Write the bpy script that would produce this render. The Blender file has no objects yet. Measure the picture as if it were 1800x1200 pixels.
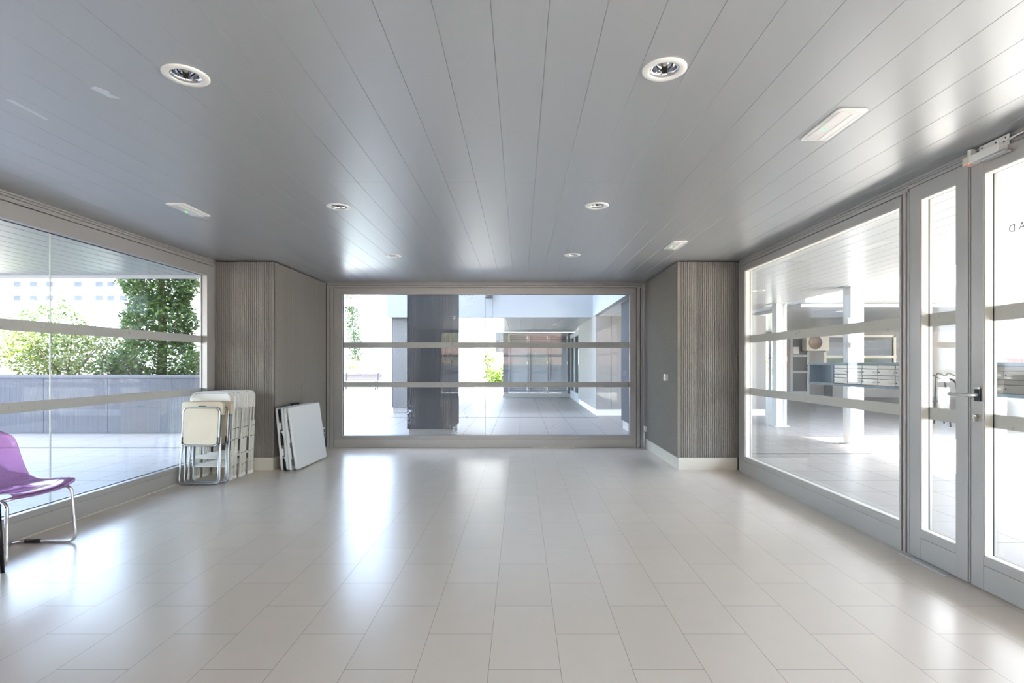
import bpy, bmesh, math, random
from mathutils import Vector, Matrix
random.seed(7)
S = bpy.context.scene
COL = S.collection
PI = math.pi
R = math.radians

# ------------------------------------------------------------------ dimensions (metres)
CEIL = 2.52
XL, XR, YB, YR = -3.66, 2.615, 8.35, -3.2      # inner faces of the left, right, far and rear glazing
GZ = -0.05                                     # level of the outdoor paving
CLX, CRX, CY = -2.965, 1.885, 6.575            # faces of the two ribbed wall returns

# ------------------------------------------------------------------ materials
def lin(c):
    return tuple(((v / 255) / 12.92 if v / 255 <= .04045 else ((v / 255 + .055) / 1.055) ** 2.4) for v in c) + (1,)

def newmat(name):
    m = bpy.data.materials.new(name); m.use_nodes = True
    nt = m.node_tree; nt.nodes.clear()
    out = nt.nodes.new('ShaderNodeOutputMaterial')
    return m, nt, out

def mat(name, rgb, rough=.5, metal=0, spec=.5, var=0, vscale=20, bump=0, bscale=200, coat=0, emit=None, estr=0):
    m, nt, out = newmat(name)
    b = nt.nodes.new('ShaderNodeBsdfPrincipled')
    c = lin(rgb)
    b.inputs['Base Color'].default_value = c
    b.inputs['Roughness'].default_value = rough
    b.inputs['Metallic'].default_value = metal
    b.inputs['Specular IOR Level'].default_value = spec
    b.inputs['Coat Weight'].default_value = coat
    if emit:
        b.inputs['Emission Color'].default_value = lin(emit); b.inputs['Emission Strength'].default_value = estr
    if var or bump:
        tc = nt.nodes.new('ShaderNodeTexCoord')
        n = nt.nodes.new('ShaderNodeTexNoise'); n.inputs['Scale'].default_value = vscale; n.inputs['Detail'].default_value = 5
        nt.links.new(tc.outputs['Object'], n.inputs['Vector'])
        if var:
            r = nt.nodes.new('ShaderNodeValToRGB')
            r.color_ramp.elements[0].position = .3; r.color_ramp.elements[1].position = .7
            r.color_ramp.elements[0].color = tuple(v * (1 - var) for v in c[:3]) + (1,)
            r.color_ramp.elements[1].color = tuple(min(1, v * (1 + var)) for v in c[:3]) + (1,)
            nt.links.new(n.outputs['Fac'], r.inputs['Fac']); nt.links.new(r.outputs['Color'], b.inputs['Base Color'])
        if bump:
            n2 = nt.nodes.new('ShaderNodeTexNoise'); n2.inputs['Scale'].default_value = bscale; n2.inputs['Detail'].default_value = 3
            nt.links.new(tc.outputs['Object'], n2.inputs['Vector'])
            bp = nt.nodes.new('ShaderNodeBump'); bp.inputs['Strength'].default_value = bump; bp.inputs['Distance'].default_value = .01
            nt.links.new(n2.outputs['Fac'], bp.inputs['Height']); nt.links.new(bp.outputs['Normal'], b.inputs['Normal'])
    nt.links.new(b.outputs['BSDF'], out.inputs['Surface'])
    return m

def tile_mat(name, rgb, joint, lx, ly, x0, y0, half, jw, rough, var, spec=.5, mottle=.04):
    """rectangular tiles lx by ly; every other column shifted by half a tile when half is True"""
    m, nt, out = newmat(name)
    N = nt.nodes.new; L = nt.links.new
    def math_(op, a, b=None, c=None):
        n = N('ShaderNodeMath'); n.operation = op
        for i, v in enumerate((a, b, c)):
            if v is None: continue
            if isinstance(v, (int, float)): n.inputs[i].default_value = v
            else: L(v, n.inputs[i])
        return n.outputs[0]
    geo = N('ShaderNodeNewGeometry'); sep = N('ShaderNodeSeparateXYZ'); L(geo.outputs['Position'], sep.inputs[0])
    u = math_('DIVIDE', math_('SUBTRACT', sep.outputs[0], x0), lx)
    k = math_('FLOOR', u)
    fu = math_('SUBTRACT', u, k)
    sh = math_('MULTIPLY', math_('FLOORED_MODULO', k, 2.0), .5 if half else 0.0)
    v = math_('ADD', math_('DIVIDE', math_('SUBTRACT', sep.outputs[1], y0), ly), sh)
    kv = math_('FLOOR', v)
    fv = math_('SUBTRACT', v, kv)
    du = math_('MULTIPLY', math_('MINIMUM', fu, math_('SUBTRACT', 1.0, fu)), lx)
    dv = math_('MULTIPLY', math_('MINIMUM', fv, math_('SUBTRACT', 1.0, fv)), ly)
    d = math_('MINIMUM', du, dv)
    j = math_('LESS_THAN', d, jw / 2)
    cv = N('ShaderNodeCombineXYZ'); L(k, cv.inputs[0]); L(kv, cv.inputs[1])
    wn = N('ShaderNodeTexWhiteNoise'); wn.noise_dimensions = '2D'; L(cv.outputs[0], wn.inputs['Vector'])
    ns = N('ShaderNodeTexNoise'); ns.inputs['Scale'].default_value = 6; ns.inputs['Detail'].default_value = 6
    L(geo.outputs['Position'], ns.inputs['Vector'])
    f = math_('ADD', math_('MULTIPLY_ADD', wn.outputs['Value'], var, 1 - var / 2), math_('MULTIPLY_ADD', ns.outputs['Fac'], mottle * 2, -mottle))
    base = N('ShaderNodeMix'); base.data_type = 'RGBA'; base.blend_type = 'MULTIPLY'; base.inputs[0].default_value = 1
    base.inputs[6].default_value = lin(rgb)
    cf = N('ShaderNodeCombineColor'); L(f, cf.inputs[0]); L(f, cf.inputs[1]); L(f, cf.inputs[2]); L(cf.outputs[0], base.inputs[7])
    mx = N('ShaderNodeMix'); mx.data_type = 'RGBA'; L(j, mx.inputs[0]); L(base.outputs[2], mx.inputs[6]); mx.inputs[7].default_value = lin(joint)
    b = N('ShaderNodeBsdfPrincipled'); L(mx.outputs[2], b.inputs['Base Color'])
    b.inputs['Specular IOR Level'].default_value = spec
    L(math_('MULTIPLY_ADD', j, .4, math_('MULTIPLY_ADD', ns.outputs['Fac'], .08, rough - .04)), b.inputs['Roughness'])
    bp = N('ShaderNodeBump'); bp.inputs['Strength'].default_value = .25; bp.inputs['Distance'].default_value = .002; bp.invert = True
    L(j, bp.inputs['Height']); L(bp.outputs['Normal'], b.inputs['Normal'])
    L(b.outputs['BSDF'], out.inputs['Surface'])
    return m

def glass_mat(name, tint=(.96, .975, .97), specks=0.0):
    m, nt, out = newmat(name)
    N = nt.nodes.new; L = nt.links.new
    geo = N('ShaderNodeNewGeometry')
    ior = N('ShaderNodeMix'); ior.data_type = 'FLOAT'; L(geo.outputs['Backfacing'], ior.inputs[0])
    ior.inputs[2].default_value = 1.5; ior.inputs[3].default_value = 1 / 1.5
    fr = N('ShaderNodeFresnel'); L(ior.outputs[0], fr.inputs['IOR'])
    tr = N('ShaderNodeBsdfTransparent'); tr.inputs[0].default_value = tint + (1,)
    gl = N('ShaderNodeBsdfGlossy'); gl.inputs['Roughness'].default_value = 0.0; gl.inputs[0].default_value = (1, 1, 1, 1)
    mx = N('ShaderNodeMixShader'); L(fr.outputs[0], mx.inputs[0]); L(tr.outputs[0], mx.inputs[1]); L(gl.outputs[0], mx.inputs[2])
    last = mx
    if specks:
        vo = N('ShaderNodeTexNoise'); vo.inputs['Scale'].default_value = 26; vo.inputs['Detail'].default_value = 8; vo.inputs['Roughness'].default_value = .75
        L(geo.outputs['Position'], vo.inputs['Vector'])
        big = N('ShaderNodeTexNoise'); big.inputs['Scale'].default_value = 2.2; L(geo.outputs['Position'], big.inputs['Vector'])
        ad = N('ShaderNodeMath'); ad.operation = 'MULTIPLY'; L(vo.outputs['Fac'], ad.inputs[0]); L(big.outputs['Fac'], ad.inputs[1])
        rp = N('ShaderNodeMapRange'); rp.inputs[1].default_value = .37; rp.inputs[2].default_value = .46; rp.inputs[3].default_value = 0; rp.inputs[4].default_value = specks
        L(ad.outputs[0], rp.inputs[0])
        df = N('ShaderNodeBsdfTranslucent'); df.inputs[0].default_value = (.85, .86, .88, 1)
        m2 = N('ShaderNodeMixShader'); L(rp.outputs[0], m2.inputs[0]); L(mx.outputs[0], m2.inputs[1]); L(df.outputs[0], m2.inputs[2])
        last = m2
    L(last.outputs[0], out.inputs['Surface'])
    return m

def film_mat(name, rgb):
    m, nt, out = newmat(name)
    N = nt.nodes.new; L = nt.links.new
    d = N('ShaderNodeBsdfDiffuse'); d.inputs[0].default_value = lin(rgb)
    t = N('ShaderNodeBsdfTranslucent'); t.inputs[0].default_value = lin(rgb)
    p = N('ShaderNodeBsdfTransparent'); p.inputs[0].default_value = (.9, .9, .9, 1)
    a = N('ShaderNodeMixShader'); a.inputs[0].default_value = .22; L(d.outputs[0], a.inputs[1]); L(t.outputs[0], a.inputs[2])
    geo = N('ShaderNodeNewGeometry')
    ns = N('ShaderNodeTexNoise'); ns.inputs['Scale'].default_value = 18; ns.inputs['Detail'].default_value = 6; L(geo.outputs['Position'], ns.inputs['Vector'])
    rp = N('ShaderNodeMapRange'); rp.inputs[1].default_value = .62; rp.inputs[2].default_value = .72; rp.inputs[3].default_value = .03; rp.inputs[4].default_value = .25
    L(ns.outputs['Fac'], rp.inputs[0])
    b = N('ShaderNodeMixShader'); L(rp.outputs[0], b.inputs[0]); L(a.outputs[0], b.inputs[1]); L(p.outputs[0], b.inputs[2])
    L(b.outputs[0], out.inputs['Surface'])
    return m

def plastic_clear(name, rgb, solid):
    m, nt, out = newmat(name)
    N = nt.nodes.new; L = nt.links.new
    p = N('ShaderNodeBsdfTransparent'); p.inputs[0].default_value = lin(rgb)
    d = N('ShaderNodeBsdfDiffuse'); d.inputs[0].default_value = lin(solid)
    t = N('ShaderNodeBsdfTranslucent'); t.inputs[0].default_value = lin(solid)
    a = N('ShaderNodeMixShader'); a.inputs[0].default_value = .5; L(d.outputs[0], a.inputs[1]); L(t.outputs[0], a.inputs[2])
    b = N('ShaderNodeMixShader'); b.inputs[0].default_value = .17; L(p.outputs[0], b.inputs[1]); L(a.outputs[0], b.inputs[2])
    lw = N('ShaderNodeLayerWeight'); lw.inputs['Blend'].default_value = .35
    g = N('ShaderNodeBsdfGlossy'); g.inputs['Roughness'].default_value = .06
    mr = N('ShaderNodeMath'); mr.operation = 'MULTIPLY'; mr.inputs[1].default_value = .7; L(lw.outputs['Fresnel'], mr.inputs[0])
    c = N('ShaderNodeMixShader'); L(mr.outputs[0], c.inputs[0]); L(b.outputs[0], c.inputs[1]); L(g.outputs[0], c.inputs[2])
    L(c.outputs[0], out.inputs['Surface'])
    return m

def leaf_mat(name, rgb, rgb2):
    m, nt, out = newmat(name)
    N = nt.nodes.new; L = nt.links.new
    geo = N('ShaderNodeNewGeometry')
    r = N('ShaderNodeMix'); r.data_type = 'RGBA'; r.inputs[6].default_value = lin(rgb); r.inputs[7].default_value = lin(rgb2)
    L(geo.outputs['Random Per Island'], r.inputs[0])
    b = N('ShaderNodeBsdfPrincipled'); L(r.outputs[2], b.inputs['Base Color']); b.inputs['Roughness'].default_value = .4
    t = N('ShaderNodeBsdfTranslucent'); L(r.outputs[2], t.inputs[0])
    x = N('ShaderNodeMixShader'); x.inputs[0].default_value = .35; L(b.outputs[0], x.inputs[1]); L(t.outputs[0], x.inputs[2])
    L(x.outputs[0], out.inputs['Surface'])
    return m

def brick_mat(name):
    m, nt, out = newmat(name)
    N = nt.nodes.new; L = nt.links.new
    tc = N('ShaderNodeTexCoord'); mp = N('ShaderNodeMapping'); mp.inputs['Rotation'].default_value = (PI / 2, 0, 0)
    L(tc.outputs['Object'], mp.inputs[0])
    br = N('ShaderNodeTexBrick'); br.inputs['Color1'].default_value = lin((226, 184, 164)); br.inputs['Color2'].default_value = lin((218, 170, 150))
    br.inputs['Mortar'].default_value = lin((200, 190, 180)); br.inputs['Scale'].default_value = 4
    L(mp.outputs[0], br.inputs['Vector'])
    b = N('ShaderNodeBsdfPrincipled'); b.inputs['Roughness'].default_value = .9; L(br.outputs['Color'], b.inputs['Base Color'])
    L(b.outputs[0], out.inputs['Surface'])
    return m

M = {}
M['floor'] = tile_mat('floor_porcelain', (226, 215, 202), (150, 138, 130), .3025, .605, -.1344, 2.2995, True, .0024, .24, .035, .55, .025)
M['paving'] = tile_mat('terrace_pavers', (143, 140, 137), (92, 90, 88), .54, .54, -.01, 13.26, False, .007, .42, .06, .35, .05)
M['ceiling'] = mat('ceiling_metal_plank', (180, 182, 185), .36, .45, .6)
M['soffit'] = mat('soffit_metal_plank', (168, 170, 172), .3, 0, .6)
M['gap'] = mat('shadow_gap', (22, 22, 24), .8)
M['alu'] = mat('grey_aluminium', (178, 175, 173), .34, .25, .6)
M['alu_lower'] = mat('grey_aluminium_kick', (182, 180, 177), .38, .25, .6)
M['bead'] = mat('pale_bead', (222, 220, 210), .4)
M['rubber'] = mat('black_gasket', (20, 20, 22), .6)
M['rib'] = mat('ribbed_concrete', (136, 131, 126), .72, 0, .35, .16, 90, .15, 400)
M['rib_blue'] = mat('ribbed_concrete_outdoor', (108, 108, 113), .75, 0, .3, .10, 60, .1, 300)
M['rib_plain'] = mat('smooth_concrete_panel', (150, 147, 145), .7, 0, .3, .08, 60, .1, 300)
M['skirt'] = mat('cream_skirting_tile', (225, 219, 205), .35, 0, .5, .03, 8)
M['stone'] = mat('pale_stone_plinth', (186, 182, 176), .6, 0, .4, .06, 30)
M['glass'] = glass_mat('clear_pane')
M['glass_dirty'] = glass_mat('clear_pane_with_specks', specks=.5)
M['glass_dark'] = mat('dark_window_glass', (42, 48, 54), .06, 0, .8)
M['film'] = film_mat('frosted_band_film', (192, 191, 187))
M['silicone'] = mat('pane_joint', (188, 196, 196), .3)
M['white'] = mat('white_render', (206, 208, 210), .7)
M['fascia'] = mat('grey_white_fascia', (166, 169, 172), .6)
M['whitepaint'] = mat('white_steel_paint', (236, 236, 234), .4)
M['plastic_white'] = mat('white_plastic', (236, 236, 232), .38)
M['table_white'] = mat('white_moulded_polyethylene', (226, 229, 230), .45, 0, .45, .02, 60, .06, 500)
M['steel_white'] = mat('white_coated_tube', (232, 230, 222), .35)
M['beige'] = mat('beige_moulded_plastic', (198, 187, 164), .36)
M['grey_tube'] = mat('grey_steel_tube', (160, 163, 166), .3, .8)
M['chrome'] = mat('chrome', (226, 226, 228), .08, 1)
M['mirror'] = mat('lamp_reflector', (232, 232, 234), .05, 1)
M['bulb'] = mat('lamp_capsule', (214, 210, 196), .2)
M['black'] = mat('black_plastic', (24, 24, 27), .45)
M['blackmetal'] = mat('black_coated_metal', (40, 38, 42), .3, .5)
M['dark_grey'] = mat('dark_grey_plastic', (96, 100, 104), .6, 0, .4, .25, 120)
M['lens'] = mat('emergency_light_lens', (226, 222, 222), .25, 0, .5)
M['led_green'] = mat('green_led', (60, 220, 90), .4, emit=(60, 255, 110), estr=1)
M['led_red'] = mat('red_led', (230, 40, 40), .4, emit=(255, 40, 40), estr=.8)
M['brushed'] = mat('brushed_steel', (200, 200, 200), .4, .55)
M['brass'] = mat('lock_nickel', (196, 192, 180), .25, .9)
M['purple'] = plastic_clear('purple_clear_plastic', (228, 196, 226), (204, 160, 198))
M['trunk'] = mat('bark', (92, 74, 58), .9, 0, .2, .2, 30, .4, 60)
M['leaf_tree'] = leaf_mat('glossy_tree_leaf', (40, 70, 30), (100, 130, 56))
M['leaf_bush'] = leaf_mat('yellow_green_leaf', (74, 96, 36), (126, 134, 60))
M['leaf_dark'] = leaf_mat('shrub_leaf', (44, 72, 32), (98, 122, 56))
M['leaf_lime'] = leaf_mat('lime_leaf', (66, 100, 16), (122, 146, 36))
M['soil'] = mat('planting_soil', (86, 70, 54), .95)
M['bench_wood'] = mat('dark_painted_slat', (58, 44, 54), .5, 0, .4)
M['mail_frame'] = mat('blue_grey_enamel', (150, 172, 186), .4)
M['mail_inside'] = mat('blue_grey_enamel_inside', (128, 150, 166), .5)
M['mail_steel'] = mat('letterbox_steel', (206, 202, 196), .32, .6)
M['cream'] = mat('cream_enamel', (226, 220, 206), .45)
M['grille'] = mat('fan_grille', (150, 132, 118), .6)
M['cork'] = mat('cork', (176, 136, 112), .9, 0, .2, .15, 80)
M['paper'] = mat('paper', (234, 234, 234), .8)
M['gate'] = mat('gate_grey_paint', (172, 178, 184), .45)
M['gate_frame'] = mat('gate_frame_paint', (168, 172, 178), .42)
M['brick'] = brick_mat('pink_brick')
M['teal_ground'] = mat('pale_turquoise_rubber', (168, 200, 208), .8)
M['orange'] = mat('orange_play_panel', (140, 30, 14), .5)
M['teal'] = mat('teal_play_panel', (34, 72, 70), .5)
M['pink'] = mat('pink_plastic', (226, 110, 176), .5)
M['letter'] = mat('grey_vinyl_letter', (92, 94, 96), .7)
M['drain'] = mat('drain_slot', (70, 68, 66), .7)
M['residue'] = mat('paper_residue', (206, 214, 224), .6)
M['facade'] = mat('pale_far_facade', (226, 224, 220), .8)

# ------------------------------------------------------------------ mesh helpers
class MB:
    def __init__(s): s.v = []; s.f = []; s.sm = []
    def add(s, vs, fs, smooth=False):
        o = len(s.v); s.v += [tuple(v) for v in vs]
        for f in fs: s.f.append([i + o for i in f]); s.sm.append(smooth)
        return s
    def box(s, x0, x1, y0, y1, z0, z1, T=None):
        vs = [(x, y, z) for z in (z0, z1) for y in (y0, y1) for x in (x0, x1)]
        if T: vs = [T(*v) for v in vs]
        return s.add(vs, [(0, 2, 3, 1), (4, 5, 7, 6), (0, 1, 5, 4), (2, 6, 7, 3), (0, 4, 6, 2), (1, 3, 7, 5)])
    def prism(s, poly, h0, h1, T=None, smooth=False):
        """poly in (a, b), swept along c: T(a, b, c)"""
        T = T or (lambda a, b, c: (a, b, c)); n = len(poly)
        vs = [T(a, b, h0) for a, b in poly] + [T(a, b, h1) for a, b in poly]
        o = len(s.v); s.v += vs
        for i in range(n):
            j = (i + 1) % n; s.f.append([o + i, o + j, o + n + j, o + n + i]); s.sm.append(smooth)
        s.f.append([o + i for i in range(n)][::-1]); s.sm.append(False)
        s.f.append([o + n + i for i in range(n)]); s.sm.append(False)
        return s
    def tube(s, pts, r, n=10, closed=False, caps=True, flat=None):
        pts = [Vector(p) for p in pts]; m = len(pts); rings = []
        ref = None
        for i, p in enumerate(pts):
            a = pts[i - 1] if (i > 0 or closed) else p; b = pts[(i + 1) % m] if (i < m - 1 or closed) else p
            t = (b - a).normalized()
            if ref is None: ref = Vector((0, 0, 1)) if abs(t.z) < .9 else Vector((1, 0, 0))
            u = (ref - t * ref.dot(t)).normalized(); ref = u; w = t.cross(u)
            rr = r[i] if isinstance(r, (list, tuple)) else r
            rings.append([p + (u * math.cos(2 * PI * k / n) + w * math.sin(2 * PI * k / n) * (flat or 1)) * rr for k in range(n)])
        o = len(s.v)
        for q in rings: s.v += [tuple(x) for x in q]
        for i in range(m if closed else m - 1):
            j = (i + 1) % m
            for k in range(n):
                l = (k + 1) % n
                s.f.append([o + i * n + k, o + i * n + l, o + j * n + l, o + j * n + k]); s.sm.append(True)
        if caps and not closed:
            s.f.append([o + k for k in range(n)][::-1]); s.sm.append(False)
            s.f.append([o + (m - 1) * n + k for k in range(n)]); s.sm.append(False)
        return s
    def lathe(s, prof, c=(0, 0, 0), n=40, closed=False):
        o = len(s.v); m = len(prof)
        for r, z in prof:
            for k in range(n):
                a = 2 * PI * k / n; s.v.append((c[0] + r * math.cos(a), c[1] + r * math.sin(a), c[2] + z))
        for i in range(m if closed else m - 1):
            j = (i + 1) % m
            for k in range(n):
                l = (k + 1) % n; s.f.append([o + i * n + k, o + i * n + l, o + j * n + l, o + j * n + k]); s.sm.append(True)
        return s
    def build(s, name, m, parent=None, bevel=0, seg=2, loc=None, recalc=True):
        me = bpy.data.meshes.new(name); me.from_pydata(s.v, [], s.f); me.update()
        me.polygons.foreach_set('use_smooth', s.sm)
        if recalc:
            bm = bmesh.new(); bm.from_mesh(me); bmesh.ops.recalc_face_normals(bm, faces=bm.faces); bm.to_mesh(me); bm.free()
        o = bpy.data.objects.new(name, me); COL.objects.link(o); me.materials.append(m)
        if parent: o.parent = parent
        if loc: o.location = loc
        if bevel:
            b = o.modifiers.new('edge', 'BEVEL'); b.width = bevel; b.segments = seg; b.limit_method = 'ANGLE'; b.angle_limit = R(40)
        return o

def fillet(pts, r, n=6):
    """round the corners of a 3-D polyline"""
    P = [Vector(p) for p in pts]; out = [P[0]]
    for i in range(1, len(P) - 1):
        a, b, c = P[i - 1], P[i], P[i + 1]
        d1 = (a - b).normalized(); d2 = (c - b).normalized(); ang = d1.angle(d2)
        if ang > R(175): out.append(b); continue
        q = min(r / math.tan(ang / 2), (a - b).length * .49, (c - b).length * .49)
        p0 = b + d1 * q; p2 = b + d2 * q
        for k in range(n + 1):
            t = k / n; out.append(p0 * (1 - t) ** 2 + b * 2 * t * (1 - t) + p2 * t * t)
    out.append(P[-1]); return out

def rrect(w, h, r, n=5, cx=0, cy=0):
    out = []
    for sx, sy, a0 in ((1, 1, 0), (-1, 1, 90), (-1, -1, 180), (1, -1, 270)):
        for k in range(n + 1):
            a = R(a0 + 90 * k / n); out.append((cx + sx * (w / 2 - r) + r * math.cos(a), cy + sy * (h / 2 - r) + r * math.sin(a)))
    return out

def empty(name, loc=(0, 0, 0), rot=(0, 0, 0)):
    o = bpy.data.objects.new(name, None); o.empty_display_size = .1; COL.objects.link(o); o.location = loc; o.rotation_euler = rot
    return o
def tag(o, label=None, cat=None, group=None, kind=None):
    if label: o['label'] = label
    if cat: o['category'] = cat
    if group: o['group'] = group
    if kind: o['kind'] = kind
    return o
def thing(name, label, cat, loc=(0, 0, 0), rot=(0, 0, 0), group=None):
    return tag(empty(name, loc, rot), label, cat, group)
def struct(o): o['kind'] = 'structure'; return o
def dup(root, loc, rot=None, label=None):
    r = root.copy(); COL.objects.link(r); r.location = loc
    if rot is not None: r.rotation_euler = rot
    if label: r['label'] = label
    for ch in list(root.children):
        c = ch.copy(); COL.objects.link(c); c.parent = r
        for g in list(ch.children):
            d = g.copy(); COL.objects.link(d); d.parent = c
    return r

# ------------------------------------------------------------------ room shell
struct(MB().box(XL - .12, XR + .12, YR - .12, YB + .12, GZ + .002, 0).build('floor', M['floor']))

def planks(name, m, x0, x1, y0, y1, z, seams, pitch=.2016, phase=-.103, g=.0017, d=.0018, th=.03, holes=()):
    """metal planks with bevelled open joints, running along y; holes = (x, y, r) round openings"""
    mb = MB(); ys = [y0] + sorted(s for s in seams if y0 < s < y1) + [y1]
    k = math.floor((x0 - phase) / pitch); xs = []
    while phase + k * pitch < x1:
        xs.append((max(x0, phase + k * pitch), min(x1, phase + (k + 1) * pitch))); k += 1
    for i in range(len(ys) - 1):
        a = ys[i] + (.0012 if i else 0); b = ys[i + 1] - (.0012 if i < len(ys) - 2 else 0)
        for (p, q) in xs:
            if q - p < .02: continue
            hs = sorted((hy, hx, hr) for hx, hy, hr in holes if p < hx < q and a < hy < b)
            poly = [(p + g * .16, z + th), (p + g * .16, z + d), (p + g, z), (q - g, z), (q - g * .16, z + d), (q - g * .16, z + th)]
            if not hs:
                mb.prism(poly, a, b, lambda u, w, c: (u, c, w)); continue
            cuts = [a]
            for hy, hx, hr in hs: cuts += [hy - .09, hy + .09]
            cuts.append(b); l, r = p + g, q - g
            for c in range(0, len(cuts), 2): mb.prism(poly, cuts[c], cuts[c + 1], lambda u, w, c_: (u, c_, w))
            for hy, hx, hr in hs:
                n = 48; ring = []; edge = []
                for t in range(n):
                    an = 2 * PI * t / n; ca, sa = math.cos(an), math.sin(an)
                    ring.append((hx + hr * ca, hy + hr * sa))
                    f = min(((r - hx) if ca > 0 else (hx - l)) / max(1e-9, abs(ca)), .09 / max(1e-9, abs(sa)))
                    edge.append((hx + f * ca, hy + f * sa))
                cor = [(r, hy + .09), (l, hy + .09), (l, hy - .09), (r, hy - .09)]
                vs = [(u, v, z) for u, v in ring] + [(u, v, z) for u, v in edge] + [(u, v, z + th) for u, v in ring] + [(u, v, z) for u, v in cor]
                fs = []
                for t in range(n):
                    t2 = (t + 1) % n; e1, e2 = edge[t], edge[t2]
                    fc = [t, n + t]
                    if abs(abs(e1[1] - hy) - .09) > 1e-6 and abs(abs(e2[1] - hy) - .09) < 1e-6 or abs(abs(e1[1] - hy) - .09) < 1e-6 and abs(abs(e2[1] - hy) - .09) > 1e-6:
                        an = (t + .5) / n; fc.append(3 * n + int(an * 4))
                    fc += [n + t2, t2]; fs.append(fc); fs.append((t, t2, 2 * n + t2, 2 * n + t))
                mb.add(vs, fs)
                for e, sg in ((p, 1), (q, -1)):
                    mb.add([(e + sg * g, hy - .09, z), (e + sg * g, hy + .09, z), (e + sg * g * .16, hy + .09, z + d), (e + sg * g * .16, hy - .09, z + d)], [(0, 1, 2, 3)])
    return mb.build(name, m)
LIGHT_XY = [(-1.434, 2.345), (.604, 2.297), (-1.434, 4.309), (.597, 4.278), (-1.45, 6.264), (.589, 6.231)]
ceil = struct(planks('ceiling', M['ceiling'], XL - .1, XR + .1, YR - .1, YB + .1, CEIL, [3.727, -.3], holes=[(x, y, .063) for x, y in LIGHT_XY]))
struct(MB().box(XL - .1, XR + .1, YR - .1, YB + .1, CEIL + .12, CEIL + .13).build('ceiling_backing', M['gap'], ceil))

def ribs(u0, u1, w0, depth=.008, pitch=.0252, back=.03):
    """corrugated profile between u0 and u1, face at w0, going back to w0+back"""
    n = max(1, round((u1 - u0) / pitch)); p = (u1 - u0) / n; pts = []
    for i in range(n):
        a = u0 + i * p
        pts += [(a, w0), (a + p * .55, w0), (a + p * .64, w0 + depth), (a + p * .91, w0 + depth)]
    pts += [(u1, w0), (u1, w0 + back), (u0, w0 + back)]
    return pts
ZP = .155
def wall_return(side):
    xs = XL if side == 'left' else XR
    sx = 1 if side == 'left' else -1          # towards the room
    xf = CLX if side == 'left' else CRX       # face towards the far window zone
    cx = xf - sx * .03; cy = CY + .03
    core = struct(MB().box(min(xs - sx * .12, cx), max(xs - sx * .12, cx), cy, YB + .12, 0, CEIL).build('wall_' + side, M['gap']))
    a, b = sorted((xs - sx * .0, xf))
    MB().prism(ribs(a, b, CY), ZP, CEIL - .014, lambda u, w, c: (u, w, c)).build('ribbed_panel', M['rib'], core)
    MB().prism(ribs(CY + .002, YB - .01, 0, .003 if side == 'left' else .008), ZP, CEIL - .014, lambda u, w, c: (xf - sx * w, u, c)).build('ribbed_panel', M['rib'], core)
    bb = MB()
    a, b = sorted((xs, cx + sx * .012))
    bb.box(a, b, cy - .012, cy, 0, ZP)
    a, b = sorted((cx, cx + sx * .012))
    bb.box(a, b, cy, YB - .002, 0, ZP)
    struct(bb.build('baseboard_' + side, M['skirt'], None, .002))
wall_return('left'); wall_return('right')

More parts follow.
